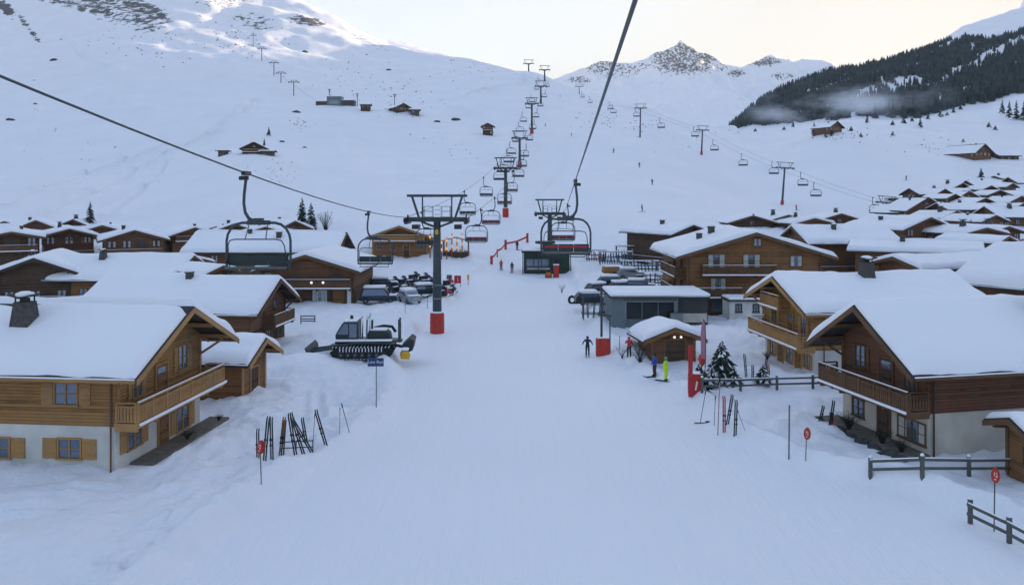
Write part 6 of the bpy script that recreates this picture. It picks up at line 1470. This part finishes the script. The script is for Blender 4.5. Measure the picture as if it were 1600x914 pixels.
# market
b = at(706, 404); t = thing('market_stall', 'wooden market stall with dark counter, behind the glowing lamp columns', 'market stall', (X(712,148),148,gz(X(712,148),148)), 0)
m = MB(); m.bb(-2.4,2.4,0,2.2,-.3,1.0); m.build('counter', 'brown_dark', t)
for x in (-2.3,2.3):
    for y in (.1,2.1):
        m = MB(); m.bb(x-.08,x+.08,y-.08,y+.08,1.0,3.0); m.build('post', 'honey_dark', t)
m = MB(); m.prism([(-2.8,2.95),(0,3.7),(2.8,2.95),(2.8,3.08),(0,3.85),(-2.8,3.08)], 'y', -.4,2.6); m.build('roof', 'roof_edge', t)
m = MB(); m.prism([(-2.75,3.09),(0,3.86),(2.75,3.09),(2.6,3.3),(0,4.1),(-2.6,3.3)], 'y', -.35,2.55); m.build('roof_snow', 'snow_roof', t)
for i in range(5):
    m = MB(); m.bb(-2.1+i*.9,-1.5+i*.9,.2,.8,1.002,1.3+.15*(i%2)); m.build('crate', ['orange_paint','jacket_red','honey','yellow_paint','pink_cloth'][i], t)
for i, (u, v, lb) in enumerate(((690,404,'glowing orange lamp column just right of the pylon pole'),(698,404,'second glowing lamp column from the pylon pole'),(706,402,'third glowing lamp column before the market stall'),(714,400,'fourth glowing lamp column before the market stall'),(722,396,'rightmost glowing lamp column before the market stall'),(672,402,'round orange lamp column left of the pylon pole'))):
    p = hit(u, v+1, 60, 300); t = thing('lamp_column', lb, 'lamp column', p, 0, 'glowing lamp columns of the market')
    hh = 3.4+.5*(i%3); m = MB(); m.bb(-.10,.10,-.10,.10,-.3,hh); m.build('post', 'honey_dark', t)
    for zz in (hh*.42, hh*.8):
        m = MB(); m.lathe((0,-.18,zz), [(.03,0),(.14,.08),(.16,.3),(.12,.5),(.03,.56)], 8); m.build('lantern', 'lamp_orange', t)
    m = MB(); m.bb(-.2,.2,-.2,.2,hh+.003,hh+.15); m.build('cap_snow', 'snow_small', t, bevel=.05)
# orange safety barrier
pp = [hit(u, v, 60, 300) for u, v in ((768,413),(777,402),(790,390),(824,379))]
t = thing('safety_net', 'orange red safety net strung between padded posts on the piste below the second pylon', 'safety net', pp[0])
for i, p in enumerate(pp):
    q = p-pp[0]; m = MB(); m.tube([q+Vector((0,0,-.3)), q+Vector((0,0,1.9 if i in (2,3) else 1.5))], .24 if i != 1 else .14, 8); m.build('post', 'red_pad' if i != 1 else 'orange_paint', t)
for a, b in zip(pp[:-1], pp[1:]):
    a, b = a-pp[0], b-pp[0]; m = MB(); n_ = 6 if (b-a).length > 12 else 2
    for k in range(n_):
        p, q = a.lerp(b, k/n_), a.lerp(b, (k+1)/n_); s = -.25*math.sin(math.pi*k/n_); s2 = -.25*math.sin(math.pi*(k+1)/n_)
        m.beam(p+Vector((0,0,1.15+s)), q+Vector((0,0,1.15+s2)), .03, .38)
    m.build('net', 'red_pad', t)
# right side: ski stands, vehicles, tyres
def stand(label, u, v, w_, h_, d_, n, mats, group='ski stands beside the lift station'):
    b = hit(u, v, 60, 250); t = thing('ski_stand', label, 'ski stand', b, 0, group)
    for x in (-w_/2, w_/2):
        for y in (0, d_):
            m = MB(); m.bb(x-.06,x+.06,y-.06,y+.06,-.3,h_); m.build('post', 'steel', t)
    for z in (.35, h_*.55, h_):
        for y in (0, d_):
            m = MB(); m.bb(-w_/2-.2,w_/2+.2,y-.05,y+.05,z-.05,z+.05); m.build('bar', 'steel', t)
    m = MB(); m.bb(-w_/2-.25,w_/2+.25,-.06,.06,h_+.052,h_+.16); m.bb(-w_/2-.25,w_/2+.25,d_-.06,d_+.06,h_+.052,h_+.16); m.build('bar_snow', 'snow_small', t, bevel=.03)
    g = random.Random(int(u))
    for i in range(n):
        x = -w_/2+.15+(w_-.3)*(i+.5)/n; hh = g.uniform(1.5,1.85); lx = g.uniform(-.25,.25)
        m = MB()
        for q in (-.06,.06): m.beam((x+q,-.35,.0),(x+q+lx,-.05,hh),.09,.025,(0,1,0))
        m.bb(x-.09+lx*.4,x+.09+lx*.4,-.32,-.18,.55,.72)
        tag(m.build('ski_pair', mats[i % len(mats)]), None)['_'] = 1
        o = COL.objects[-1]; del o['_']; o.location = b
        tag(o, f'skis leaning on {label.split(",")[0]}', 'skis', 'skis leaning on the stands')
    return t
stand('wide ski stand with pale bars, right of the station', 962, 412, 5.4, 2.0, 1.0, 12, ['navy_body','dark_paint','jacket_blue','seat_pad'])
stand('second ski stand, before the dark barn', 985, 404, 5.0, 2.2, 1.0, 9, ['navy_body','dark_paint','silver_body'])
stand('tall rack frame, left of the glass front', 931, 496, 2.7, 2.6, 1.2, 4, ['dark_paint','seat_pad'])
stand('long low ski stand, behind the buried cars', 1000, 424, 6.0, 1.6, 1.0, 10, ['dark_paint','navy_body','green_dark'])
car('dark car buried under snow, in front of the yellow brown cover', hit(958,449,60,200), 8, 'dark_paint', 4.4)
car('second dark car under snow, just behind the flat roof', hit(975,458,60,200), 12, 'green_dark', 4.4)
car('dark low car tucked between the tyres and the glass front', hit(925,476,60,200), 5, 'dark_paint', 4.2)
stand('snowy ski stand at the piste side', 932, 408, 3.4, 1.9, .9, 7, ['dark_paint','red_paint','navy_body'])
stand('low rack by the dark shrubs', 1022, 446, 4.6, 1.4, .9, 7, ['dark_paint','silver_body','navy_body'])
car('snow capped dark car by the low rack', hit(1000,455,60,200), -8, 'dark_paint', 4.3)
car('navy car with thick snow, between covered trailer and glass front', hit(938,460,60,200), 25, 'navy_body', 4.2)
car('silver car half hidden behind the covered trailer', hit(985,436,60,200), 5, 'silver_body', 4.2)
b = hit(958, 432, 60, 200); t = thing('covered_trailer', 'low trailer under a yellow brown tarpaulin, beside the wide ski stand', 'trailer', b, 4)
m = MB(); m.prism([(-1.6,.5),(1.6,.5),(1.55,1.35),(-1.5,1.5)], 'y', -.9,.9); m.build('tarpaulin', 'yellow_paint' if 0 else 'honey', t, bevel=.12)
for s in (-1,1):
    m = MB(); m.tube([(0,s*.92,.35),(0,s*1.08,.35)], .35, 12); m.build('wheel', 'black_rubber', t)
m = MB(); m.bb(-1.4,1.4,-.8,.8,1.46,1.6); m.build('snow', 'snow_small', t, bevel=.06)
for u, lb in ((894,'left one of two big black tyres by the piste'),(904,'right one of two big black tyres by the piste')):
    b = hit(u, 474, 60, 200); m = MB(); pr_ = []
    m.tube([(math.cos(6.283*j/18)*.42, -.1+math.sin(6.283*j/18)*.16, .45+math.sin(6.283*j/18)*.42) for j in range(19)], .17, 8, False)
    o = m.build('tyre', 'black_rubber', smooth=True); o.location = b; tag(o, lb, 'tyre', 'black tyres by the piste')
for i, (u, v, h_, lb) in enumerate(((1010,446,1.2,'snowy clump of low shrubs left of the very large brown chalet'),(1035,440,1.4,'dark low shrubs at the balcony corner of the very large brown chalet'),(1115,470,1.1,'low shrubs between outbuilding and glass fronted building'),(990,440,1.0,'small snowy shrub behind the buried cars'))):
    bare(lb, hit(u, v, 60, 200), h_, 200+i, 'shrub', 'shrub', 1.2, 60, 'shrub', 'shrubs among the village')
# terraces and plants at the two front chalets
def terrace(label, root, x0, x1, y0, y1, mat, z=.10):
    m = MB(); m.bb(x0,x1,y0,y1,-.5,z); o = m.build('terrace', mat); o.matrix_basis = root.matrix_basis.copy(); o.location.z = root.location.z; return tag(o, label, 'terrace')
terrace('grey stone terrace along the gable of the honey chalet with carved balcony', L1, .07, 1.35, -3.2, 5.6, 'stone_paving', .12)
terrace('dark stone terrace along the gable of the dark brown chalet by the fence', R1, .07, 1.7, -4.2, 4.0, 'stone_paving', .14)
for root, lx, ly, h_, lb in ((L1,1.05,.9,.55,'bare potted shrub on the terrace of the honey chalet'),(L1,1.05,4.8,.4,'low shrub at the terrace end of the honey chalet'),(R1,1.35,-1.2,1.1,'leafless bush on the stone terrace by the dark brown chalet door'),(R1,1.2,1.6,.9,'low dry shrub under the wide window of the dark brown chalet'),(R1,1.2,3.2,.8,'dry plants at the terrace end nearest the viewer'),(R2,.9,-2.0,.7,'dry shrub against the base of the white based honey chalet')):
    q = root.matrix_basis @ Vector((lx, ly, .12)); bare(lb, q, h_, int(abs(lx*77+ly*31))+5, 'shrub', 'shrub', .9, 90, 'shrub', 'dry shrubs at the chalet walls')

for i, (lx, ly, s_) in enumerate(((1.95,-3.6,.34),(2.0,-2.5,.26),(1.95,-1.3,.38),(2.05,-.2,.28),(1.95,.9,.36),(2.0,2.0,.30),(1.95,3.1,.40),(1.9,4.0,.3))):
    q = R1.matrix_basis @ Vector((lx, ly, .1)); boulder('dark edging stone, one of a row bordering the terrace of the dark brown chalet', q, s_, 300+i, 'edging stones of the terrace')
# ------------------------------------------------------------------ winter air
HZ = .00005
def haze():
    m = bpy.data.materials.new('haze'); m.use_nodes = True; nt = m.node_tree; nt.nodes.clear()
    out = nt.nodes.new('ShaderNodeOutputMaterial'); v = nt.nodes.new('ShaderNodeVolumePrincipled'); nt.links.new(v.outputs[0], out.inputs['Volume'])
    v.inputs['Color'].default_value = (.90,.95,1,1); v.inputs['Density'].default_value = HZ; v.inputs['Anisotropy'].default_value = .1
    b = MB(); b.bb(-4300,6200,-1000,5200,-60,2000); o = b.build('haze', m); o['kind'] = 'stuff'
haze()
